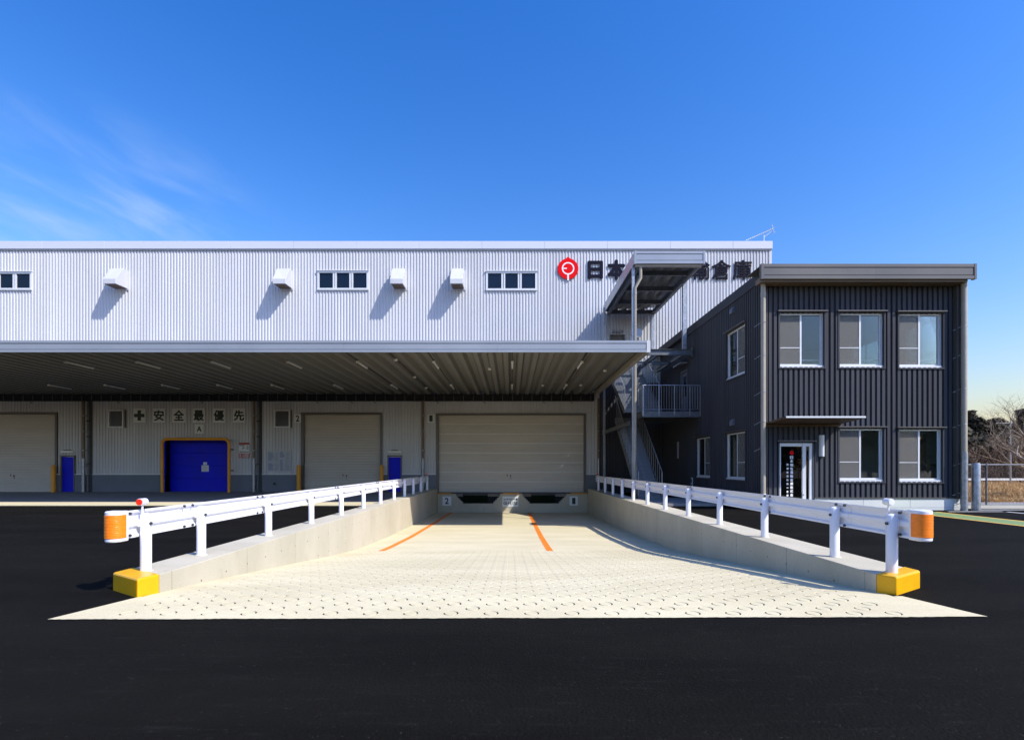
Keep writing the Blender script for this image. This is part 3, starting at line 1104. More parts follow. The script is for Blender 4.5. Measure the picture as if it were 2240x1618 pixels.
# ------------------------------------------------------------------ loading canopy
YC = 18.8
XC1 = 4.97
ZC0, ZC1 = 5.57, 5.98
ca = thing('loading_canopy', (-10, YC, 5.5), 'deep flat canopy with silver banded fascia over the loading dock', 'canopy')
q = MB()
pts = []
P = .562
k = -70
ph = .28
while True:
    u = k * P + ph
    if u > XC1 - .25:
        break
    pts += [(u, ZC0 + .04), (u + .17, ZC0 + .04), (u + .26, ZC0 + .22), (u + .47, ZC0 + .22)]
    k += 1
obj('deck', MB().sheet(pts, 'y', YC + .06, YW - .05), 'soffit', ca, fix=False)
obj('deck_top', MB().box(-39, XC1 - .05, YC + .05, YW - .05, ZC1 - .12, ZC1 - .06), 'canf', ca)
fx = [-39 + 5.5 * i for i in range(8)] + [XC1 - .12]
for a, b in zip(fx, fx[1:]):
    f = obj('fascia_panel', MB().box(a + .002, b - .002, YC + .02, YC + .06, ZC0, ZC1), 'canf', ca)
    for za, zb, dd in ((ZC1 - .085, ZC1 + .004, .03), (ZC0 + .11, ZC1 - .115, .012), (ZC0 - .003, ZC0 + .082, .03)):
        obj('fascia_band', MB().box(a + .002, b - .002, YC + .02 - dd, YC + .0195, za, zb), 'canf', f)
obj('fascia_corner', MB().box(XC1 - .12, XC1 + .01, YC - .015, YC + .06, ZC0 - .01, ZC1 + .01), 'clad', ca)
obj('side_fascia', MB().box(XC1 - .04, XC1, YC + .062, YW - .06, ZC0 - .01, ZC1), 'canf', ca)
obj('edge_beam', MB().box(XC1 - .20, XC1 - .045, YC + .07, YW - .1, ZC0 - .015, ZC0 + .2), 'pipe', ca)
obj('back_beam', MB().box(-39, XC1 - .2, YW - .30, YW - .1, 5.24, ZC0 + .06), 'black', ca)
hg = MB().box(-.012, .012, -.02, 0, 0, .33).mesh('hanger')
for i in range(-68, 9):
    obj('hanger', hg, 'steel', ca, loc=(i * P + ph + .36, YW - .30, 5.25))
cb = MB().tube([(0, 0, 0), (.03, -.03, -.1), (.12, -.05, -.16), (.16, -.03, -.1)], .018, 5).mesh('cable_end')
for i, X in enumerate((-27.6, -24.6, -24.2, -22.6, -17.8, -11.2, -9.2, -7.9, -4.3, -1.6, 1.8, 3.4)):
    obj('cable', cb, 'darkst', ca, loc=(X, YW - .33, 5.26))
tr_ = []
for X in (-5.95, -3.0, .05, 2.75):
    obj('conduit_run', MB().box(X - .018, X + .018, YC + .1, YW - .35, ZC0 + .0, ZC0 + .035), 'darkst', ca)
obj('conduit_run', MB().box(-4.42, -4.395, YC + .1, YW - .35, ZC0 + .0, ZC0 + .03), 'darkst', ca)
for (X, Y) in ((-4.41, 20.1), (-4.41, 24.0), (-4.41, 27.3), (4.0, 22.4), (3.5, 26.4), (-.9, 22.0), (1.6, 26.5)):
    obj('smoke_sensor', MB().cyl((X, Y, ZC0 - .05), (X, Y, ZC0 + .02), .07, 10), 'tube', ca)

ORD = ['first', 'second', 'third', 'fourth', 'fifth', 'sixth', 'seventh', 'eighth', 'ninth', 'tenth', 'eleventh', 'twelfth']
tm = MB().cyl((0, 0, 0), (0, 1.3, 0), .032, 8).mesh('tube')
hm = MB().box(-.045, .045, -.06, 1.36, .032, .075).mesh('housing')
cm = MB().box(-.05, .05, -.08, 0, -.045, .03).mesh('end_cap')


def strip_lamp(X, Y, label, grp):
    t = thing('strip_lamp', (X, Y, ZC0 - .03), label, 'lamp', grp)
    obj('tube', tm, 'tube', t, loc=(X, Y, ZC0 - .04))
    obj('housing', hm, 'canf', t, loc=(X, Y, ZC0 - .04))
    obj('end_cap', cm, 'tube', t, loc=(X, Y, ZC0 - .04))


row = [-17.25, -14.5, -11.6, -8.65, -5.95, -3.0, .05, 2.75]
for i, X in enumerate(row):
    strip_lamp(X, 20.4, '%s strip lamp from the left in the front row under the canopy' % ORD[i].capitalize(), 'strip lamps in the front row')
row = [-23.0, -20.2, -17.35, -14.6, -11.9, -8.8, -5.95, -3.0, .05, 2.75]
for i, X in enumerate(row):
    strip_lamp(X, 26.2, '%s strip lamp from the left in the back row under the canopy' % ORD[i].capitalize(), 'strip lamps in the back row')

# ------------------------------------------------------------------ bollards and guard frame by the dock doors
for cxp, lab in ((117, 'amber bollard between the left shutter and a blue service door'), (653.5, 'amber bollard at the left jamb of the middle shutter'),
                 (835, 'amber bollard at the right jamb of the middle shutter')):
    Y = 30.1
    X = (cxp - VPX) * Y / F_PX
    b = thing('bollard', (X, Y, 0), lab, 'bollard', 'amber bollards by the shutters')
    obj('post', MB().tube([(X, Y, .012), (X, Y, 1.50), (X, Y, 1.54), (X, Y, 1.56)], [.115, .115, .10, .05], 16), 'bollard', b, smooth=True)
    obj('foot_ring', MB().cyl((X, Y, .012), (X, Y, .04), .135, 16), 'bollard', b)
Y = 29.95
xa_, zt_ = px(355, 960, Y)
xb_, _ = px(501, 960, Y)
r_ = .28
path = [(xa_, Y, .012), (xa_, Y, zt_ - r_)] + [(xa_ + r_ - r_ * math.cos(t), Y, zt_ - r_ + r_ * math.sin(t)) for t in [math.pi / 2 * i / 6 for i in range(1, 7)]]
path += [(xb_ - r_ + r_ * math.sin(t), Y, zt_ - r_ + r_ * math.cos(t)) for t in [math.pi / 2 * i / 6 for i in range(0, 7)]] + [(xb_, Y, .012)]
gf = thing('door_guard_frame', (xa_, Y, 0), 'amber tubular guard frame around the blue sectional door', 'guard frame')
obj('hoop', MB().tube(path, .085, 14), 'bollard', gf, smooth=True)
for X, sgn in ((xa_, 1), (xb_, -1)):
    for Z in (1.25, 2.45):
        obj('stay', MB().box(X - .03, X + .03, Y + .08, YW - .09, Z - .03, Z + .03), 'darkst', gf)

# ------------------------------------------------------------------ guardrails on the ramp walls
PY = [6.5, 7.66, 9.78, 11.88, 13.98, 16.08, 18.18, 20.28, 22.3, 24.3, 26.3, 28.3]
postm = MB().tube([(0, 0, 0), (0, 0, .69), (0, 0, .705), (0, 0, .715)], [.062, .062, .052, .02], 18).mesh('post')
platem = MB().cyl((0, 0, 0), (0, 0, .008), .085, 16).mesh('plate')
boltm = MB().cyl((0, 0, 0), (.022, 0, 0), .018, 8).mesh('bolt')
for side in (-1, 1):
    X = -4.515 if side < 0 else 4.62
    PYS = PY if side < 0 else [6.38] + [y * .98 for y in PY[1:]]
    gr = thing('guardrail', (X, 6.5, ZT), 'white steel guardrail with round posts on the %s wall of the ramp' % ('left' if side < 0 else 'right'), 'guardrail')
    zc = .80 if side < 0 else .812
    xb0 = X + side * (.07 if side < 0 else .058)          # inner plane of the beam
    prof = [(0, -.165), (0, -.14), (.036, -.115), (.036, -.05), (0, -.025), (0, .025), (.036, .05), (.036, .115), (0, .14), (0, .165)]
    cs_ = [6.16, 7.45, 9.57, 13.77, 17.97, 22.1, 26.1, 29.2]
    for k, (a, b) in enumerate(zip(cs_, cs_[1:])):
        lift = .0
        loop = [(xb0 + side * d, zc + z) for d, z in prof] + [(xb0 + side * (d + .006), zc + z) for d, z in reversed(prof)]
        bm_ = obj('beam', MB().prism(loop, 'y', a, b), 'rail', gr)
        if k:
            loop2 = [(xb0 + side * (d - .007), zc + z) for d, z in prof] + [(xb0 + side * (d - .001), zc + z) for d, z in reversed(prof)]
            obj('splice', MB().prism(loop2, 'y', a - .17, a + .16), 'rail', bm_)
            for dy in (-.1, .09):
                for dz in (-.14, .14):
                    obj('bolt', boltm, 'darkst', bm_, loc=(xb0 - side * .008 - (.022 if side > 0 else 0), a + dy, zc + dz))
    for y in PYS:
        p = obj('post', postm, 'rail', gr, loc=(X, y, ZT), smooth=True)
        obj('post_seat', platem, 'cap', p, loc=(X, y, ZT))
        obj('bracket', MB().box(min(X, xb0), max(X, xb0), y - .045, y + .10, zc - .045, zc + .045), 'rail', p)
        obj('bolt', boltm, 'darkst', p, loc=(xb0 - side * .004 - (.022 if side > 0 else 0), y + .13, zc))
        obj('bolt', boltm, 'darkst', p, loc=(X - side * .060 - (.022 if side > 0 else 0), y - .012, zc - .005))
    # rounded end sleeve with orange reflector
    xc = X + side * (.085 if side < 0 else .155)
    hw = .095

    def stadium(r, y1):
        a = [(xc + r, y1)] + [(xc + r * math.cos(t), 6.10 - r * math.sin(t) * .95) for t in [math.pi * i / 18 for i in range(19)]] + [(xc - r, y1)]
        return a
    sl = MB().prism(stadium(hw, 6.20), 'z', zc - .178, zc + .178)
    e = obj('end_sleeve', sl, 'rail', gr, bev=.014)
    q = MB()
    rows = []
    nz_ = 44
    for i in range(nz_ + 1):
        z = zc - .135 + .27 * i / nz_
        r = hw + .004 + .0025 * abs(math.sin(math.pi * i / 2.75))
        rows.append([(a, b, z) for a, b in stadium(r, 6.15)])
    m_ = len(rows[0])
    for rw in rows:
        q.v += rw
    q.f += [(i * m_ + j, i * m_ + j + 1, (i + 1) * m_ + j + 1, (i + 1) * m_ + j) for i in range(nz_) for j in range(m_ - 1)]
    obj('reflector', q, 'orange', e)
    for dz in (-.13, .13):
        obj('bolt', boltm, 'darkst', e, loc=(xb0 - side * .008 - (.022 if side > 0 else 0), 6.30, zc + dz))
    # round delineator on a stem at the first post
    dx = X + side * .03
    dlt = obj('delineator', MB().cyl((dx, 6.43, 1.06), (dx, 6.53, 1.06), .043, 18), 'rail', gr, smooth=True)
    obj('lens', MB().cyl((dx, 6.418, 1.06), (dx, 6.429, 1.06), .037, 18), 'red' if side < 0 else 'rail', dlt)
    obj('stem', MB().cyl((dx, 6.48, .88), (dx, 6.48, 1.02), .011, 8), 'rail', dlt)
    dlt2 = obj('delineator', MB().cyl((dx, 28.25, 1.06), (dx, 28.33, 1.06), .043, 14), 'red', gr)
    obj('stem', MB().cyl((dx, 28.3, .88), (dx, 28.3, 1.02), .011, 8), 'rail', dlt2)

# ------------------------------------------------------------------ office
YO = 18.0
XO0, XO1 = 8.70, 15.30
ZO = 8.2
of = thing('office_building', ((XO0 + XO1) / 2, YO, 0), 'two-storey dark ribbed metal office block right of the ramp', 'building')
omap = lambda u, d, z: (u, YO - d, z)               # front
lmap = lambda u, d, z: (XO0 - d, u, z)              # left side
rmap = lambda u, d, z: (XO1 + d, u, z)              # right side
PO = [(0, .055), (.54, .055), (.59, 0), (.95, 0), (1, .055)]


def op(a, b, c, d):
    return fpx(a, b, c, d, YO)


FW = [op(1704, 1801, 686, 803), op(1834, 1931, 686, 803), op(1964, 2060, 687, 804), op(1834, 1931, 938, 1052), op(1964, 2059, 939, 1053)]
LW = [(19.4, 21.15, 4.94, 6.77), (19.4, 21.2, .98, 2.78), (22.8, 24.6, .98, 2.78)]
DR = op(1703, 1775, 969, 1106)
LD = (25.85, 26.8, 4.0, 6.25)
RW = [(18.75, 20.35, 4.9, 6.75), (21.6, 23.6, 4.9, 6.75), (19.2, 20.8, 1.0, 2.75)]
fh = FW + [(DR[0], DR[1], 0, DR[3])]
obj('front_cladding', corr_wall(omap, XO0, XO1 - .2, .40, ZO - .3, fh, .176, PO), 'navy', of, fix=False)
obj('side_cladding', corr_wall(lmap, YO, YW, .0, ZO - .2, LW + [LD], .176, PO), 'navy', of, fix=False)
obj('side_cladding', corr_wall(rmap, YO, YW, .3, ZO - .2, RW, .176, PO), 'navy', of, fix=False)
q = MB()
for m_, u0, u1, hl in ((omap, XO0 + .004, XO1 - .004, fh), (lmap, YO + .14, YW - .1, LW + [LD]), (rmap, YO + .14, YW - .1, RW)):
    for a, b, c, d in rects_minus(u0, u1, .05, ZO - .25, hl):
        mbox(q, m_, a, b, -.14, -.004, c, d)
obj('inner_wall', q, 'room', of)
obj('floor_slab', MB().box(XO0 + .15, XO1 - .15, YO + .15, YW - .3, 3.55, 3.95), 'room', of)
obj('ceiling', MB().box(XO0 + .15, XO1 - .15, YO + .15, YW - .3, 7.05, 7.2), 'room', of)
obj('ground_floor', MB().box(XO0 + .15, XO1 - .15, YO + .15, YW - .3, .02, .15), 'roomf', of)
obj('partition', MB().box(10.86, XO1 - .15, 21.6, 21.7, .152, 3.548).box(XO0 + .15, XO1 - .15, 25.4, 25.5, 3.952, 7.048), 'room', of)
obj('vestibule', MB().box(10.75, 10.85, YO + .16, 21.0, .152, 3.54).box(XO0 + .16, 10.74, 20.9, 21.0, .152, 3.54), 'room', of)
obj('flat_roof', MB().box(XO0 - .02, XO1 + .1, YO - .4, YW - .02, ZO - .12, ZO - .02), 'fascia', of)
# plinth and drip
obj('plinth', MB().box(10.35, XO1, YO - .08, YO + .1, 0, .395), 'pale', of)
for k in range(3):
    obj('plinth_joint', MB().box(12.0 + 1.6 * k, 12.012 + 1.6 * k, YO - .0825, YO - .0801, .09, .39), 'printgrey', of)
obj('plinth_joint', MB().box(10.36, XO1 - .01, YO - .0827, YO - .0801, .085, .093), 'printgrey', of)
obj('drip_trim', MB().box(10.33, XO1 + .02, YO - .11, YO + .0, .397, .43), 'fascia', of)
obj('side_plinth', MB().box(XO0 - .03, XO0 + .1, YO + .01, YW, 0, .12), 'dado', of)
# pilaster at the right end and corner trim at the left
obj('pilaster', MB().box(XO1 - .20, XO1 + .05, YO - .20, YO + .1, .432, ZO - .55), 'fascia', of)
obj('corner_trim', MB().box(XO0 - .06, XO0 + .05, YO - .055, YO + .06, .0, ZO - .55), 'fascia', of)
# eaves: fascia bands
YE = YO - .58
ex0, _ = px(1665, 0, YE)
ex1, _ = px(2136, 0, YE)
zt_ = px(0, 577.5, YE)[1]
zb_ = px(0, 609.5, YE)[1]
f = obj('fascia', MB().box(ex0 + .06, ex1 - .05, YE + .02, YE + .07, zb_, zt_), 'fascia', of)
xm = ex0 + .62 * (ex1 - ex0) * .86
for a, b in ((ex0 + .07, xm - .002), (xm + .002, ex1 - .06)):
    for za, zb, dd in ((zt_ - .10, zt_ + .004, .03), (zb_ + .135, zt_ - .13, .014), (zb_ - .004, zb_ + .105, .03)):
        obj('fascia_band', MB().box(a, b, YE + .02 - dd, YE + .0195, za, zb), 'fascia', f)
for a, b in ((ex0, ex0 + .09), (ex1 - .075, ex1)):
    obj('fascia_end', MB().box(a, b, YE - .018, YE + .12, zb_ - .012, zt_ + .012), 'fascia', f)
obj('gutter', MB().box(ex0 + .05, ex1 - .22, YE + .08, YO - .06, zb_ - .07, zb_ + .1), 'brownpipe', of)
obj('eaves_soffit', MB().box(ex0 + .04, ex1 - .04, YE + .075, YO + .02, zb_ + .105, zb_ + .13), 'brown', of)
obj('eaves_top', MB().box(ex0 + .01, ex1 - .01, YE + .075, YO + .5, zt_ - .05, zt_ - .02), 'fascia', of)
obj('verge', MB().box(XO0 - .09, XO0 + .06, YO - .5, 25.7, ZO - .34, ZO + .03), 'navy', of)
obj('verge', MB().box(XO0 - .30, XO0 + .05, 25.72, YW - .1, ZO - .36, ZO + .0), 'navy', of)
obj('verge', MB().box(XO1 - .05, XO1 + .10, YO - .45, YW - .1, ZO - .34, ZO + .0), 'fascia', of)


def pipe_clips(p, X, Y, zs, dirx):
    for z in zs:
        obj('bracket', MB().tube([(X + .085 * math.cos(t), Y + .085 * math.sin(t), z) for t in [2 * math.pi * i / 12 for i in range(13)]], .010, 5)
            .cyl((X + dirx * .07, Y + .05, z), (X + dirx * .20, Y + .22, z - .10), .010, 5), 'galv', p)


Xp, Yp = px(1669.5, 0, YO - .22)[0], YO - .22
p = obj('downpipe', MB().cyl((Xp, Yp, .02), (Xp, Yp, zb_ - .02), .078, 16), 'pipe', of, smooth=True)
pipe_clips(p, Xp, Yp, (.55, 2.1, 3.0, 4.0, 5.25, 6.35), -1)
obj('pipe_collar', MB().cyl((Xp, Yp, 7.2), (Xp, Yp, 7.36), .086, 16), 'pipe', p, smooth=True)
Xp, Yp = px(2109, 0, YO - .30)[0], YO - .30
p = obj('downpipe', MB().cyl((Xp, Yp, 1.9), (Xp, Yp, zb_ - .02), .088, 16), 'pipe', of, smooth=True)
obj('pipe_guard', MB().cyl((Xp, Yp, .0), (Xp, Yp, 1.98), .1, 16), 'galv', p, smooth=True)
pipe_clips(p, Xp, Yp, (.25, .6, 1.6, 2.9, 5.25, 6.2, 4.1), -1)


# office windows
def o_window(mapf, u0, u1, z0, z1, upper, screen=True):
    t = .045
    q = MB()
    mbox(q, mapf, u0 - .05, u0, -.10, .075, z0 - .02, z1 + .02)
    mbox(q, mapf, u1, u1 + .05, -.10, .075, z0 - .02, z1 + .02)
    mbox(q, mapf, u0 - .055, u1 + .055, -.10, .085, z0 - .06, z0 - .021)
    mbox(q, mapf, u0 - .055, u1 + .055, -.10, .075, z1 + .021, z1 + .05)
    wn = obj('window', q, 'navy', of)
    q = MB()
    mbox(q, mapf, u0 - .09, u1 + .09, .0, .14, z1 + .051, z1 + .085)
    obj('head_flashing', q, 'fascia', wn)
    q = MB()
    um = (u0 + u1) / 2
    mbox(q, mapf, u0, u0 + t, -.09, -.02, z0, z1)
    mbox(q, mapf, u1 - t, u1, -.09, -.02, z0, z1)
    mbox(q, mapf, u0 + t, u1 - t, -.09, -.02, z1 - t, z1)
    mbox(q, mapf, u0, u1, -.09, .03, z0 - .018, z0 + .055)
    obj('frame', q, 'alu', wn)
    q = MB()
    mbox(q, mapf, u0 + t, um + .03, -.055, -.03, z0 + .056, z0 + .11)
    mbox(q, mapf, um - .03, um + .03, -.055, -.03, z0 + .111, z1 - t - .002)
    mbox(q, mapf, u0 + t, um - .031, -.05, -.035, z0 + (z1 - z0) * .36, z0 + (z1 - z0) * .36 + .025)
    obj('sash', q, 'alu', wn)
    q = MB()
    mbox(q, mapf, um + .031, u1 - t, -.08, -.06, z0 + .056, z0 + .11)
    mbox(q, mapf, u1 - t - .05, u1 - t - .002, -.08, -.06, z0 + .111, z1 - t - .002)
    obj('sash', q, 'alu', wn)
    if screen:
        q = MB()
        mbox(q, mapf, u0 + t, um - .031, -.044, -.041, z0 + .112, z1 - t - .002)
        obj('insect_screen', q, 'screen', wn)
    q = MB()
    mbox(q, mapf, u0 + t, u1 - t, -.076, -.070, z0 + .10, z1 - t)
    obj('pane', q, 'glass', wn)
    if upper:
        q = MB()
        mbox(q, mapf, u0 + t, u1 - t, -.135, -.115, z0 + .24, z0 + .285)
        obj('guard_bar', q, 'alu', wn)
    # a half drawn pale blind behind the glass
    return wn


for i, a in enumerate(FW):
    o_window(omap, *a, i < 3)
for i, a in enumerate(LW):
    o_window(lmap, *a, i == 0)
for i, a in enumerate(RW):
    o_window(rmap, *a, i < 2, False)

# entrance door
x0, x1, z0, z1 = DR
z0 = .15
dmid = px(1757, 0, YO)[0]
q = MB()
yF = YO - .05
q.box(x0, x0 + .055, yF, yF + .1, z0, z1)
q.box(dmid - .055, dmid - .003, yF - .012, yF + .1, z0, z1)
q.box(x0 + .055, dmid - .055, yF, yF + .1, z1 - .11, z1)
q.box(x0 + .055, dmid - .055, yF, yF + .1, z0, z0 + .12)
ed = obj('entrance_door', q, 'alu', of)
obj('door_glass', MB().box(x0 + .055, dmid - .055, yF + .04, yF + .05, z0 + .12, z1 - .11), 'dglass', ed)
q = MB()
q.box(dmid + .003, dmid + .065, yF - .006, yF + .1, z0, z1)
q.box(x1 - .10, x1, yF - .006, yF + .1, z0, z1)
q.box(dmid + .065, x1 - .10, yF - .006, yF + .1, z1 - .11, z1)
q.box(dmid + .065, x1 - .10, yF - .006, yF + .1, z0, z0 + .12)
sl_ = obj('sidelight', q, 'alu', of)
obj('sidelight_glass', MB().box(dmid + .065, x1 - .10, yF + .04, yF + .05, z0 + .12, z1 - .11), 'dglass', sl_)
obj('door_surround', MB().box(x0 - .05, x0 - .002, yF - .03, yF + .1, .02, z1 + .04).box(x1 + .002, x1 + .05, yF - .03, yF + .1, .02, z1 + .04)
    .box(x0 - .05, x1 + .05, yF - .03, yF + .1, z1 + .002, z1 + .04), 'navy', ed)
obj('door_flashing', MB().box(x0 - .08, x1 + .12, YO - .14, YO, z1 + .05, z1 + .09), 'fascia', ed)
hx = dmid - .11
obj('pull_handle', MB().tube([(hx + .06, yF - .01, .62), (hx, yF - .06, .62), (hx, yF - .06, 1.35), (hx + .06, yF - .01, 1.35)], .014, 8), 'galv', ed)
obj('door_lock', MB().cyl((dmid - .03, yF - .02, .52), (dmid - .03, yF - .012, .52), .02, 10), 'darkst', ed)
yT = yF + .036
cx, cz = px(1731.5, 990, yT)
obj('red_mark', MB().cyl((cx, yT - .003, cz), (cx, yT, cz), .068, 24), 'logo', ed)
for i, ch in enumerate('日本梱包運輸倉庫株式会社'):
    cz = px(0, 1000 + 8.2 * i, yT)[1]
    obj('lettering', text_mesh(ch, .105, .105, .002, .004), 'vinyl', ed, loc=(px(1731.5, 0, yT)[0], yT, cz))
for i, ch in enumerate('茨城営業所第二倉庫'):
    cz = px(0, 1016 + 8.4 * i, yT)[1]
    obj('lettering', text_mesh(ch, .075, .032 if ch == '二' else .075, .002, .003), 'vinyl', ed, loc=(px(1722.5, 0, yT)[0], yT, cz))
struct('entrance_step', MB().box(8.8, 10.34, 16.9, YO - .01, 0, .14), 'pale')

# entrance awning: thin plate rising a little to the front
q = MB()
yb, yf = YO - .03, 16.7
xa_, xb_ = 8.74, 11.25
zb1, zf1 = 2.93, 3.03
q.prism([(yb, zb1), (yf, zf1), (yf, zf1 + .05), (yb, zb1 + .05)], 'x', xa_, xb_)
aw = obj('awning', q, 'brown', of)
obj('awning_edge', MB().box(xa_ - .01, xb_ + .01, yf - .02, yf - .001, zf1 + .0, zf1 + .055), 'alu', aw)
obj('awning_edge', MB().prism([(yb, zb1 + .0), (yf + .01, zf1 + .0), (yf + .01, zf1 + .06), (yb, zb1 + .06)], 'x', xa_ - .012, xa_ - .001), 'brown', aw)
obj('wall_trim', MB().box(xa_, xb_, YO - .13, YO - .046, zb1 - .09, zb1 - .012), 'brown', aw)

# wall lamps and vents
x0, x1, z0, z1 = op(1789, 1800, 952, 998)
cx = (x0 + x1) / 2
wl = obj('wall_lamp', MB().prism([(cx + .085 * math.cos(t), YO - .05 - .12 * math.sin(t)) for t in [math.pi * i / 12 for i in range(13)]], 'z', z0, z1), 'alu', of)
obj('lamp_base', MB().box(cx - .06, cx + .06, YO - .05, YO - .01, z0 + .1, z1 - .1), 'darkst', wl)
for Y, Z in ((20.45, 7.55), (20.45, 3.2)):
    pr = [(XO0 - .04, Z - .14)] + [(XO0 - .04 - .15 * math.sin(t), Z - .02 + .13 * math.cos(t) * (1 if math.cos(t) > 0 else .9)) for t in [math.pi * i / 8 * .55 for i in range(1, 9)]]
    q = MB()
    hoodp = [(XO0 - .03, Z + .14), (XO0 - .12, Z + .11), (XO0 - .17, Z + .02), (XO0 - .17, Z - .13), (XO0 - .03, Z - .13)]
    q.prism(hoodp, 'y', Y - .13, Y + .13)
    obj('wall_vent', q, 'dado', of, bev=.02)
# upper door onto the landing and details on the shaded side
u0, u1, z0, z1 = LD
q = MB()
mbox(q, lmap, u0 + .05, u1 - .05, -.08, -.03, z0, z1 - .05)
sd = obj('side_door', q, 'dado', of)
q = MB()
mbox(q, lmap, u0 - .01, u0 + .05, -.1, .06, z0, z1)
mbox(q, lmap, u1 - .05, u1 + .01, -.1, .06, z0, z1)
mbox(q, lmap, u0 - .01, u1 + .01, -.1, .06, z1 - .05, z1 + .02)
obj('door_frame', q, 'steel', sd)
q = MB()
mbox(q, lmap, u0 + .2, u1 - .2, -.028, -.024, z0 + 1.0, z1 - .25)
obj('door_pane', q, 'dkglass', sd)
q = MB()
mbox(q, lmap, u0 - .1, u1 + .15, .06, .4, z1 + .28, z1 + .34)
obj('door_hood', q, 'canf', of)
q = MB()
mbox(q, lmap, 25.0, 25.2, .05, .09, .45, .95)
mb_ = obj('meter_box', q, 'sign', of)
q = MB()
mbox(q, lmap, 25.03, 25.09, .091, .096, .72, .88)
mbox(q, lmap, 25.11, 25.17, .091, .096, .72, .88)
mbox(q, lmap, 25.04, 25.16, .091, .096, .52, .62)
obj('print', q, 'ink', mb_)['kind'] = 'stuff'
q = MB()
mbox(q, lmap, 27.1, 27.25, .05, .1, 1.9, 2.75)
obj('slot_window', q, 'sheet', of)
# link block between office and warehouse
obj('link_wall', corr_wall(lambda u, d, z: (u, 29.75 - d, z), 5.02, XO0, 0, 6.2, [], .176, PO), 'navy', of, fix=False)
obj('link_core', MB().box(5.02, XO0, 29.78, 29.9, 0, 6.2), 'darkst', of)

# ------------------------------------------------------------------ outside stair with its roof
st = thing('steel_staircase', (6.2, 22.5, 0), 'galvanised outside staircase with landing between canopy and dark office', 'staircase')


def flight(x0, x1, y0, z0, y1, z1, n):
    dy, dz = (y1 - y0) / n, (z1 - z0) / n
    tmh = MB().box(x0 + .03, x1 - .03, -.02, dy + .01, -.04, 0).box(x0 + .03, x1 - .03, -.02, -.012, -dz, -.041).mesh('tread')
    for i in range(n):
        obj('tread', tmh, 'steel', st, loc=(0, y0 + i * dy, z0 + (i + 1) * dz))
    for xs in (x0, x1):
        q = MB().prism([(y0 - .1, z0 - .02), (y0 + .14, z0 - .02), (y1 + .1, z1 - .20), (y1 + .1, z1 + .03), (y1 - .05, z1 + .03), (y0 - .1, z0 + .15)], 'x', xs - .012, xs + .012)
        obj('stringer', q, 'steel', st)
        q = MB().tube([(xs, y0 - .05, z0 + .02), (xs, y0 - .05, z0 + 1.15), (xs, y1, z1 + 1.15)], .021, 6)
        rl = obj('handrail', q, 'galv', st)
        q = MB()
        nb = int(n * .7)
        for i in range(1, nb):
            t = i / nb
            yb_ = y0 + (y1 - y0) * t
            zb = z0 + (z1 - z0) * t
            q.cyl((xs, yb_, zb + .05), (xs, yb_, zb + 1.14), .008, 4)
        obj('balusters', q, 'galv', rl)


flight(5.42, 6.42, 22.4, .10, 27.3, 3.98, 22)
flight(5.25, 6.95, 24.35, 3.98, 28.9, 6.98, 17)  # upper flight, shape widened at the left to block sun from the dock face
# landing
LX0, LX1, LY0, LY1 = 6.03, 8.62, 24.0, 29.3
obj('landing_deck', MB().box(6.5, LX1, LY0, LY1, 3.90, 3.98).box(LX0, 6.5, LY0, LY0 + .32, 3.90, 3.98), 'steel', st)
obj('landing_edge', MB().box(LX0, LX1, LY0 - .03, LY0, 3.73, 3.99).box(LX0 - .03, LX0, LY0, LY0 + 1.6, 3.73, 3.99), 'steel', st)


def guard(p0, p1, n, z=3.98, h=1.2):
    p0, p1 = Vector(p0), Vector(p1)
    r = obj('landing_rail', MB().cyl((*p0, z + h), (*p1, z + h), .024, 6).cyl((*p0, z + .1), (*p1, z + .1), .014, 5), 'galv', st)
    bal = MB().cyl((0, 0, .1), (0, 0, h), .010, 4).mesh('baluster')
    pst = MB().box(-.022, .022, -.022, .022, -.2, h).mesh('rail_post')
    for i in range(n + 1):
        p = p0 + (p1 - p0) * i / n
        if i % 6 == 0 or i == n:
            obj('rail_post', pst, 'galv', r, loc=(p.x, p.y, z))
        else:
            obj('baluster', bal, 'galv', r, loc=(p.x, p.y, z))


guard((LX0, LY0 - .04), (LX1, LY0 - .04), 22)
guard((LX0 - .03, LY0), (LX0 - .03, LY0 + 1.6), 12)
# upper platform frame and top landing
def ibeam(p0, p1, h=.20, b=.12, name='beam'):
    p0, p1 = Vector(p0), Vector(p1)
    q = MB()
    if abs(p1.x - p0.x) > abs(p1.y - p0.y):
        q.box(p0.x, p1.x, p0.y - b / 2, p0.y + b / 2, p0.z - .012, p0.z).box(p0.x, p1.x, p0.y - b / 2, p0.y + b / 2, p0.z - h, p0.z - h + .012).box(p0.x, p1.x, p0.y - .006, p0.y + .006, p0.z - h + .0125, p0.z - .0125)
    else:
        q.box(p0.x - b / 2, p0.x + b / 2, p0.y, p1.y, p0.z - .012, p0.z).box(p0.x - b / 2, p0.x + b / 2, p0.y, p1.y, p0.z - h, p0.z - h + .012).box(p0.x - .006, p0.x + .006, p0.y, p1.y, p0.z - h + .0125, p0.z - .0125)
    return obj(name, q, 'steel', st)


ibeam((5.5, 24.9, 7.02), (8.55, 24.9, 7.02), .28, .16)
obj('end_plate', MB().box(8.55, 8.58, 24.78, 25.02, 6.68, 7.08), 'steel', st)
for X in (5.55, 7.0, 8.2):
    ibeam((X, 25.0, 6.95), (X, 29.6, 6.95), .2, .12)
ibeam((5.6, 27.2, 6.9), (8.2, 27.2, 6.9), .16, .1)
obj('top_landing', MB().box(5.4, 7.1, 28.9, YW - .12, 6.95, 6.99), 'steel', st)
ibeam((5.15, 22.8, 3.45), (5.15, 29.6, 3.45), .18, .12)
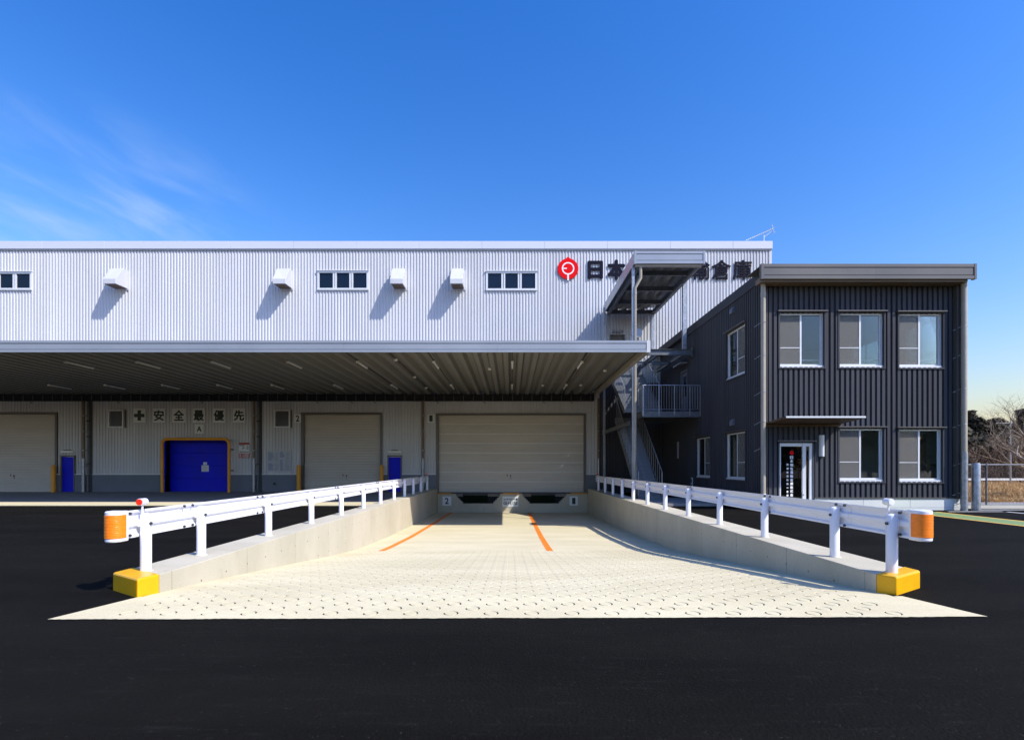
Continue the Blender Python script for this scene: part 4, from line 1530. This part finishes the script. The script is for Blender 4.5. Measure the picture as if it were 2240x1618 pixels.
# posts and roof
RX0, RX1, RY0, RY1 = 5.34, 8.33, 22.65, 30.3
RZ0, RZ1 = 10.20, 10.75
for X, Y, z0, z1 in ((5.33, 22.95, 0, RZ0), (8.2, 24.9, 7.02, RZ0), (5.12, 28.9, 0, RZ0), (5.5, 29.9, 5.98, RZ0), (8.05, 29.9, 7.0, RZ0)):
    w_ = .055 if X < 6 else .085
    obj('column', MB().box(X - w_, X + w_, Y - w_, Y + w_, z0, z1), 'galv', st)
rf = obj('stair_roof', MB().box(RX0 + .02, RX1 - .02, RY0 + .1, RY1, RZ1 - .14, RZ1 - .08), 'canf', st)
pts = []
u = RX0 + .08
while u + .45 < RX1:
    pts += [(u, RZ0 + .19), (u + .14, RZ0 + .19), (u + .22, RZ0 + .33), (u + .40, RZ0 + .33)]
    u += .5
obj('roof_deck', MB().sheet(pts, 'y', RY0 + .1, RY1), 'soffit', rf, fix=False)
obj('roof_fascia', MB().box(RX0 + .05, RX1 - .05, RY0 + .02, RY0 + .07, RZ0 + .02, RZ1), 'canf', rf)
for za, zb, dd in ((RZ1 - .11, RZ1 + .004, .03), (RZ0 + .17, RZ1 - .14, .014), (RZ0 + .015, RZ0 + .14, .03)):
    obj('fascia_band', MB().box(RX0 + .05, RX1 - .05, RY0 + .02 - dd, RY0 + .0195, za, zb), 'canf', rf)
for a, b in ((RX0 - .03, RX0 + .05), (RX1 - .05, RX1 + .03)):
    obj('fascia_end', MB().box(a, b, RY0 - .02, RY0 + .1, RZ0 + .0, RZ1 + .012), 'canf', rf)
obj('roof_side', MB().box(RX0 - .02, RX0 + .02, RY0 + .105, RY1, RZ0 + .06, RZ1), 'canf', rf)
obj('roof_side', MB().box(RX1 - .02, RX1 + .02, RY0 + .105, RY1, RZ0 + .06, RZ1), 'canf', rf)
obj('roof_gutter', MB().box(RX0 + .05, RX1 - .1, RY0 + .08, RY0 + .24, RZ0 - .08, RZ0 + .06), 'pipe', rf)
for X in (RX0 + .22, RX1 - .22):
    q = MB()
    ibeam((X, RY0 + .3, RZ0 + .17), (X, RY1 - .05, RZ0 + .17), .25, .14, 'roof_beam')
for Y in (23.9, 26.0, 28.1, 29.9):
    ibeam((RX0 + .3, Y, RZ0 + .165), (RX1 - .3, Y, RZ0 + .165), .22, .12, 'roof_beam')
q = MB().tube([(5.62, RY0 + .16, RZ0 - .05), (5.62, RY0 + .16, RZ0 - .55), (5.40, RY0 + .25, RZ0 - .95), (5.40, RY0 + .25, .05)], .07, 12)
obj('downpipe', q, 'pipe', st, smooth=True)
for z in (1.2, 2.6, 4.1, 9.0, 7.6):
    obj('pipe_clip', MB().cyl((5.40, RY0 + .25, z), (5.40, RY0 + .25, z + .03), .082, 10), 'galv', st)
struct('stair_slab', MB().box(5.06, 7.7, 19.7, 23.4, 0, .10), 'dockf')

dd_ = thing('satellite_dish', (5.75, 23.9, 8.0), 'round grey satellite dish on the canopy beside the stair roof downpipe', 'dish')
dx, dz = px(1394, 728.5, 24.2)
pts = []
q = MB()
vs, fs = [], []
for i in range(24):
    t = 2 * math.pi * i / 24
    for r, dy in ((.205, -.03), (.225, -.02), (.225, .0), (.1, .06)):
        vs.append((dx + r * math.cos(t), 24.2 + dy, dz + r * math.sin(t)))
for i in range(24):
    j = (i + 1) % 24
    for k in range(3):
        fs.append((4 * i + k, 4 * j + k, 4 * j + k + 1, 4 * i + k + 1))
fs.append(tuple(4 * i for i in range(24)))
q.add(vs, fs)
obj('reflector', q, 'canf', dd_)
obj('arm', MB().tube([(dx - .1, 24.25, dz), (5.5, 24.1, dz - .1), (5.40, 23.0, dz - .2)], .025, 8), 'galv', dd_)
obj('mount', MB().box(5.34, 5.46, 22.98, 23.06, dz - .32, dz - .08), 'galv', dd_)

# ------------------------------------------------------------------ right hand yard
g = MB()
for a, b, c, d, z in ((12.86, 13.86, 6.2, 17.75, .004),):
    g.poly([(a, c, z), (b, c, z), (b, d, z), (a, d, z)])
struct('green_lane', g, 'gline')
for a, b, c, d in ((12.76, 12.86, 6.2, 17.85), (13.86, 13.96, 6.2, 17.2)):
    struct('lane_line', MB().poly([(a, c, .004), (b, c, .004), (b, d, .004), (a, d, .004)]), 'yline')
for a, b, c, d in ((14.4, 16.2, 17.25, 17.38), (16.05, 33, 17.95, 18.12), (16.2, 16.33, 12, 17.25), (19, 19.13, 12, 17.9)):
    struct('parking_line', MB().poly([(a, c, .004), (b, c, .004), (b, d, .004), (a, d, .004)]), 'wline')
g = MB()
g.box(15.75, 34, 18.55, 18.72, -.1, .11)
struct('kerb', g, 'cap')
struct('side_path', MB().box(15.65, 34, 18.72, 22.0, -.2, -.008), 'dockf')

b = thing('steel_bollard', (15.75, 17.85, 0), 'thick galvanised steel pipe bollard by the right corner of the office', 'bollard')
X, Y = px(2135, 0, 17.8)[0], 17.8
obj('post', MB().tube([(X, Y, 0), (X, Y, 1.55), (X, Y, 1.585), (X, Y, 1.60)], [.125, .125, .115, .09], 20), 'galv', b, smooth=True)
obj('cap', MB().cyl((X, Y, 1.585), (X, Y, 1.615), .10, 20), 'galv', b)

fe = thing('mesh_fence', (15.9, 18.64, .11), 'grey wire mesh fence with round posts along the yard edge', 'fence')
fy = 18.64
fpm = MB().cyl((0, 0, 0), (0, 0, 1.50), .03, 10).mesh('fence_post')
wm_ = MB()
for i in range(40):
    wm_.cyl((i * .05 + .02, 0, .03), (i * .05 + .02, 0, 1.40), .0035, 3)
for z in [.06 + .075 * i for i in range(19)]:
    wm_.cyl((0, 0, z), (2.0, 0, z), .003, 3)
wm_ = wm_.mesh('mesh_panel')
trm = MB().cyl((0, 0, 1.44), (2.0, 0, 1.44), .02, 8).cyl((0, 0, .02), (2.0, 0, .02), .016, 8).mesh('fence_rail')
for i in range(9):
    X = 15.0 + 2.0 * i + 1.85
    if i == 0:
        X0 = X
    obj('fence_post', fpm, 'steel', fe, loc=(X, fy, .11))
    obj('mesh_panel', wm_, 'darkst', fe, loc=(X - 2.0 if i == 0 else X, fy, .11))
    if i == 0:
        obj('mesh_panel', wm_, 'darkst', fe, loc=(X, fy, .11))
    obj('fence_rail', trm, 'steel', fe, loc=(X, fy, .11))
obj('fence_rail', trm, 'steel', fe, loc=(14.85, fy, .11))


# ------------------------------------------------------------------ trees, grass
def bare_tree(name, base, h, seed, label, group, spread=1.0, lean=(0, 0), levels=5, rad=None):
    rr = random.Random(seed)
    t = thing(name, base, label, 'tree', group)
    trunk, br = MB(), MB()
    rad = rad or h * .022

    def grow(p, d, ln, r, lv):
        path, rs = [p], [r]
        n = 4
        for i in range(n):
            d = (d + Vector((rr.uniform(-.22, .22), rr.uniform(-.22, .22), rr.uniform(-.12, .2 if lv else .1)))).normalized()
            p = p + d * ln / n
            path.append(p)
            rs.append(r * (1 - .45 * (i + 1) / n))
        (trunk if lv == 0 else br).tube(path, rs, 6 if lv < 2 else (4 if lv < 4 else 3), False)
        if lv >= levels:
            return
        kids = rr.choice((3, 4)) if lv else 4
        for i in range(kids):
            k = rr.randint(2, n)
            ax_ = Vector((rr.uniform(-1, 1), rr.uniform(-1, 1), rr.uniform(-.25, .75))).normalized()
            nd = (d * (.75 if lv else .45) + ax_ * .72 * spread).normalized()
            if nd.z < -.15:
                nd.z *= -.4
                nd.normalize()
            grow(path[k], nd, ln * rr.uniform(.58, .8), rs[k] * rr.uniform(.55, .72), lv + 1)
    grow(Vector((0, 0, 0)), Vector((lean[0], lean[1], 1)).normalized(), h * .30, rad, 0)
    obj('trunk', trunk, 'bark', t, loc=base, fix=False)
    obj('crown', br, 'bark', t, loc=base, fix=False)
    return t


bare_tree('bare_tree', (24.6, 24.0, -.05), 8.2, 11, 'leafless tree reaching in from the right edge behind the mesh fence', 'leafless trees by the field', 1.35, (-.3, 0))
bare_tree('bare_tree', (28.9, 28.5, -.05), 8.4, 23, 'leafless tree right of the office, second row behind the mesh fence', 'leafless trees by the field', 1.25, (-.25, 0))
bare_tree('bare_tree', (33.5, 34.0, -.05), 7.4, 37, 'leafless tree deepest in the field beyond the mesh fence', 'leafless trees by the field', 1.2, (-.1, 0))
# trees behind the photographer that the office glass mirrors
bare_tree('bare_tree', (24.0, -9.0, -.05), 8.0, 51, 'leafless tree mirrored in the right ground floor window of the office', 'leafless trees mirrored in the glass', 1.1)
bare_tree('bare_tree', (30.0, -6.0, -.05), 8.0, 52, 'leafless tree mirrored in the far right office glass', 'leafless trees mirrored in the glass', 1.1)
bare_tree('bare_tree', (15.5, -12.0, -.05), 8.0, 53, 'leafless tree mirrored in the glass of the office entrance', 'leafless trees mirrored in the glass', 1.1)


def cedar(base, h, w, seed, label):
    rr = random.Random(seed)
    t = thing('cedar_tree', base, label, 'tree', 'dark evergreens on the skyline')
    obj('trunk', MB().tube([(0, 0, 0), (0, 0, h * .5), (0, 0, h * .93)], [.22, .15, .04], 7), 'bark', t, loc=base)
    q = MB()
    for i in range(4200):
        z = h * (.12 + .86 * rr.random() ** .8)
        lobes = .8 + .35 * math.sin(z * 2.6 + seed) + rr.uniform(-.2, .25)
        rmax = w * (1 - (z / h) ** 2.2 * .82) * lobes
        a = rr.random() * 2 * math.pi
        r = rmax * math.sqrt(rr.random())
        c = Vector((r * math.cos(a), r * math.sin(a), z))
        s = rr.uniform(.14, .38)
        d1 = Vector((rr.uniform(-1, 1), rr.uniform(-1, 1), rr.uniform(-.7, .7))).normalized() * s
        d2 = Vector((rr.uniform(-1, 1), rr.uniform(-1, 1), rr.uniform(-1, 1))).normalized() * s * .7
        q.add([c - d1, c + d2, c + d1, c - d2 * .5], [(0, 1, 2, 3)])
    obj('crown', q, 'cedar', t, loc=base, fix=False)


for i in range(12):
    rr = random.Random(100 + i)
    X = 44 + 2.6 * i
    Y = 60 + rr.uniform(-2.5, 2.5)
    cedar((X, Y, -.05), rr.uniform(6.6, 8.4), rr.uniform(2.3, 3.0), 100 + i, '%s dark evergreen from the left on the skyline beyond the field' % ORD[i].capitalize())

src_ = [o for o in COL.objects if o.name.startswith('cedar_tree') and o.type == 'EMPTY']
for i in range(14):
    sroot = src_[i % len(src_)]
    c = sroot.copy()
    COL.objects.link(c)
    X, Y = 3 + 4.4 * i, -30 + 3.5 * math.sin(i * 1.7) + .25 * i
    c.location = (X, Y, -.05)
    c.rotation_euler = (0, 0, i * 1.1)
    c.scale = (1.3, 1.3, 1.0)
    c['label'] = 'dark evergreen of the belt that the ground floor office glass mirrors'
    c['group'] = 'evergreens mirrored in the glass'
    for ch in sroot.children:
        d_ = ch.copy()
        COL.objects.link(d_)
        d_.parent = c

# brown thicket in front of the evergreens: one tangled mass
q = MB()
rr = random.Random(77)
for i in range(13000):
    X = rr.uniform(32, 74)
    Y = rr.uniform(43, 56)
    hh = rr.uniform(1.6, 5.0) * (.65 + .35 * math.sin(X * .7) ** 2)
    p = Vector((X, Y, rr.uniform(0, hh * .65)))
    d = Vector((rr.uniform(-1, 1), rr.uniform(-1, 1), rr.uniform(.1, 1.3))).normalized()
    e = p + d * rr.uniform(.5, 1.3)
    e2 = e + (d + Vector((rr.uniform(-.7, .7), rr.uniform(-.7, .7), rr.uniform(-.3, .5)))).normalized() * rr.uniform(.4, 1.0)
    q.tube([p, e, e2], [.03, .02, .008], 3, False)
o = obj('brown_thicket', q, 'twig', fix=False)
o['kind'] = 'stuff'
tag(o, 'tangled leafless brown thicket at the foot of the dark evergreens', 'thicket')
q = MB()
for i in range(12000):
    X = rr.uniform(30, 74)
    Y = rr.uniform(50, 58)
    hh = 4.4 + .8 * math.sin(X * .9)
    c = Vector((X, Y, rr.uniform(0, hh)))
    s = rr.uniform(.15, .4)
    d1 = Vector((rr.uniform(-1, 1), rr.uniform(-1, 1), rr.uniform(-.7, .7))).normalized() * s
    d2 = Vector((rr.uniform(-1, 1), rr.uniform(-1, 1), rr.uniform(-1, 1))).normalized() * s
    q.add([c - d1, c + d2, c + d1, c - d2], [(0, 1, 2, 3)])
o = obj('undergrowth', q, 'cedar', fix=False)
o['kind'] = 'stuff'
tag(o, 'dark brown undergrowth between thicket and evergreens', 'undergrowth')

# dry grass field
g = MB()
g.poly([(15.6, 22.0, -.02), (120, 22.0, -.02), (120, 60, -.02), (15.6, 60, -.02)])
struct('field', g, 'straw')
q = MB()
for i in range(52000):
    Y = 22.1 + 26 * rr.random() ** 1.6
    X = rr.uniform(Y * .80, Y * 1.12 + 3)
    h_ = rr.uniform(.10, .34) * (1.0 + .5 * math.sin(X * .8) * math.sin(Y * .9))
    a = rr.random() * 6.28
    w_ = rr.uniform(.012, .03)
    lx, ly = rr.uniform(-.2, .2), rr.uniform(-.2, .2)
    q.v += [(X - w_ * math.cos(a), Y - w_ * math.sin(a), -.02), (X + w_ * math.cos(a), Y + w_ * math.sin(a), -.02), (X + lx, Y + ly, h_)]
    n = len(q.v)
    q.f.append((n - 3, n - 2, n - 1))
o = obj('dry_grass', q, 'straw', fix=False)
o['kind'] = 'stuff'
tag(o, 'dry straw-coloured grass in the field beyond the fence', 'grass')

rg = thing('road_barrier', (42, 41.5, 0), 'low white road barrier across the field below the thicket', 'barrier')
obj('beam', MB().box(34.5, 40.6, 41.5, 41.56, .36, .54), 'alu', rg)
bp = MB().box(-.05, .05, .07, .15, -.05, .6).mesh('post')
for i in range(4):
    obj('post', bp, 'darkst', rg, loc=(34.6 + 1.9 * i, 41.5, 0))
up = thing('utility_pole', (38.0, 40.0, 0), 'thin pale utility pole among the leafless branches', 'pole')
obj('shaft', MB().tube([(38.0, 40.0, -.05), (38.0, 40.0, 5.2)], [.055, .04], 10), 'galv', up)
obj('cross_arm', MB().box(36.9, 38.1, 39.98, 40.02, 4.75, 4.80), 'galv', up)
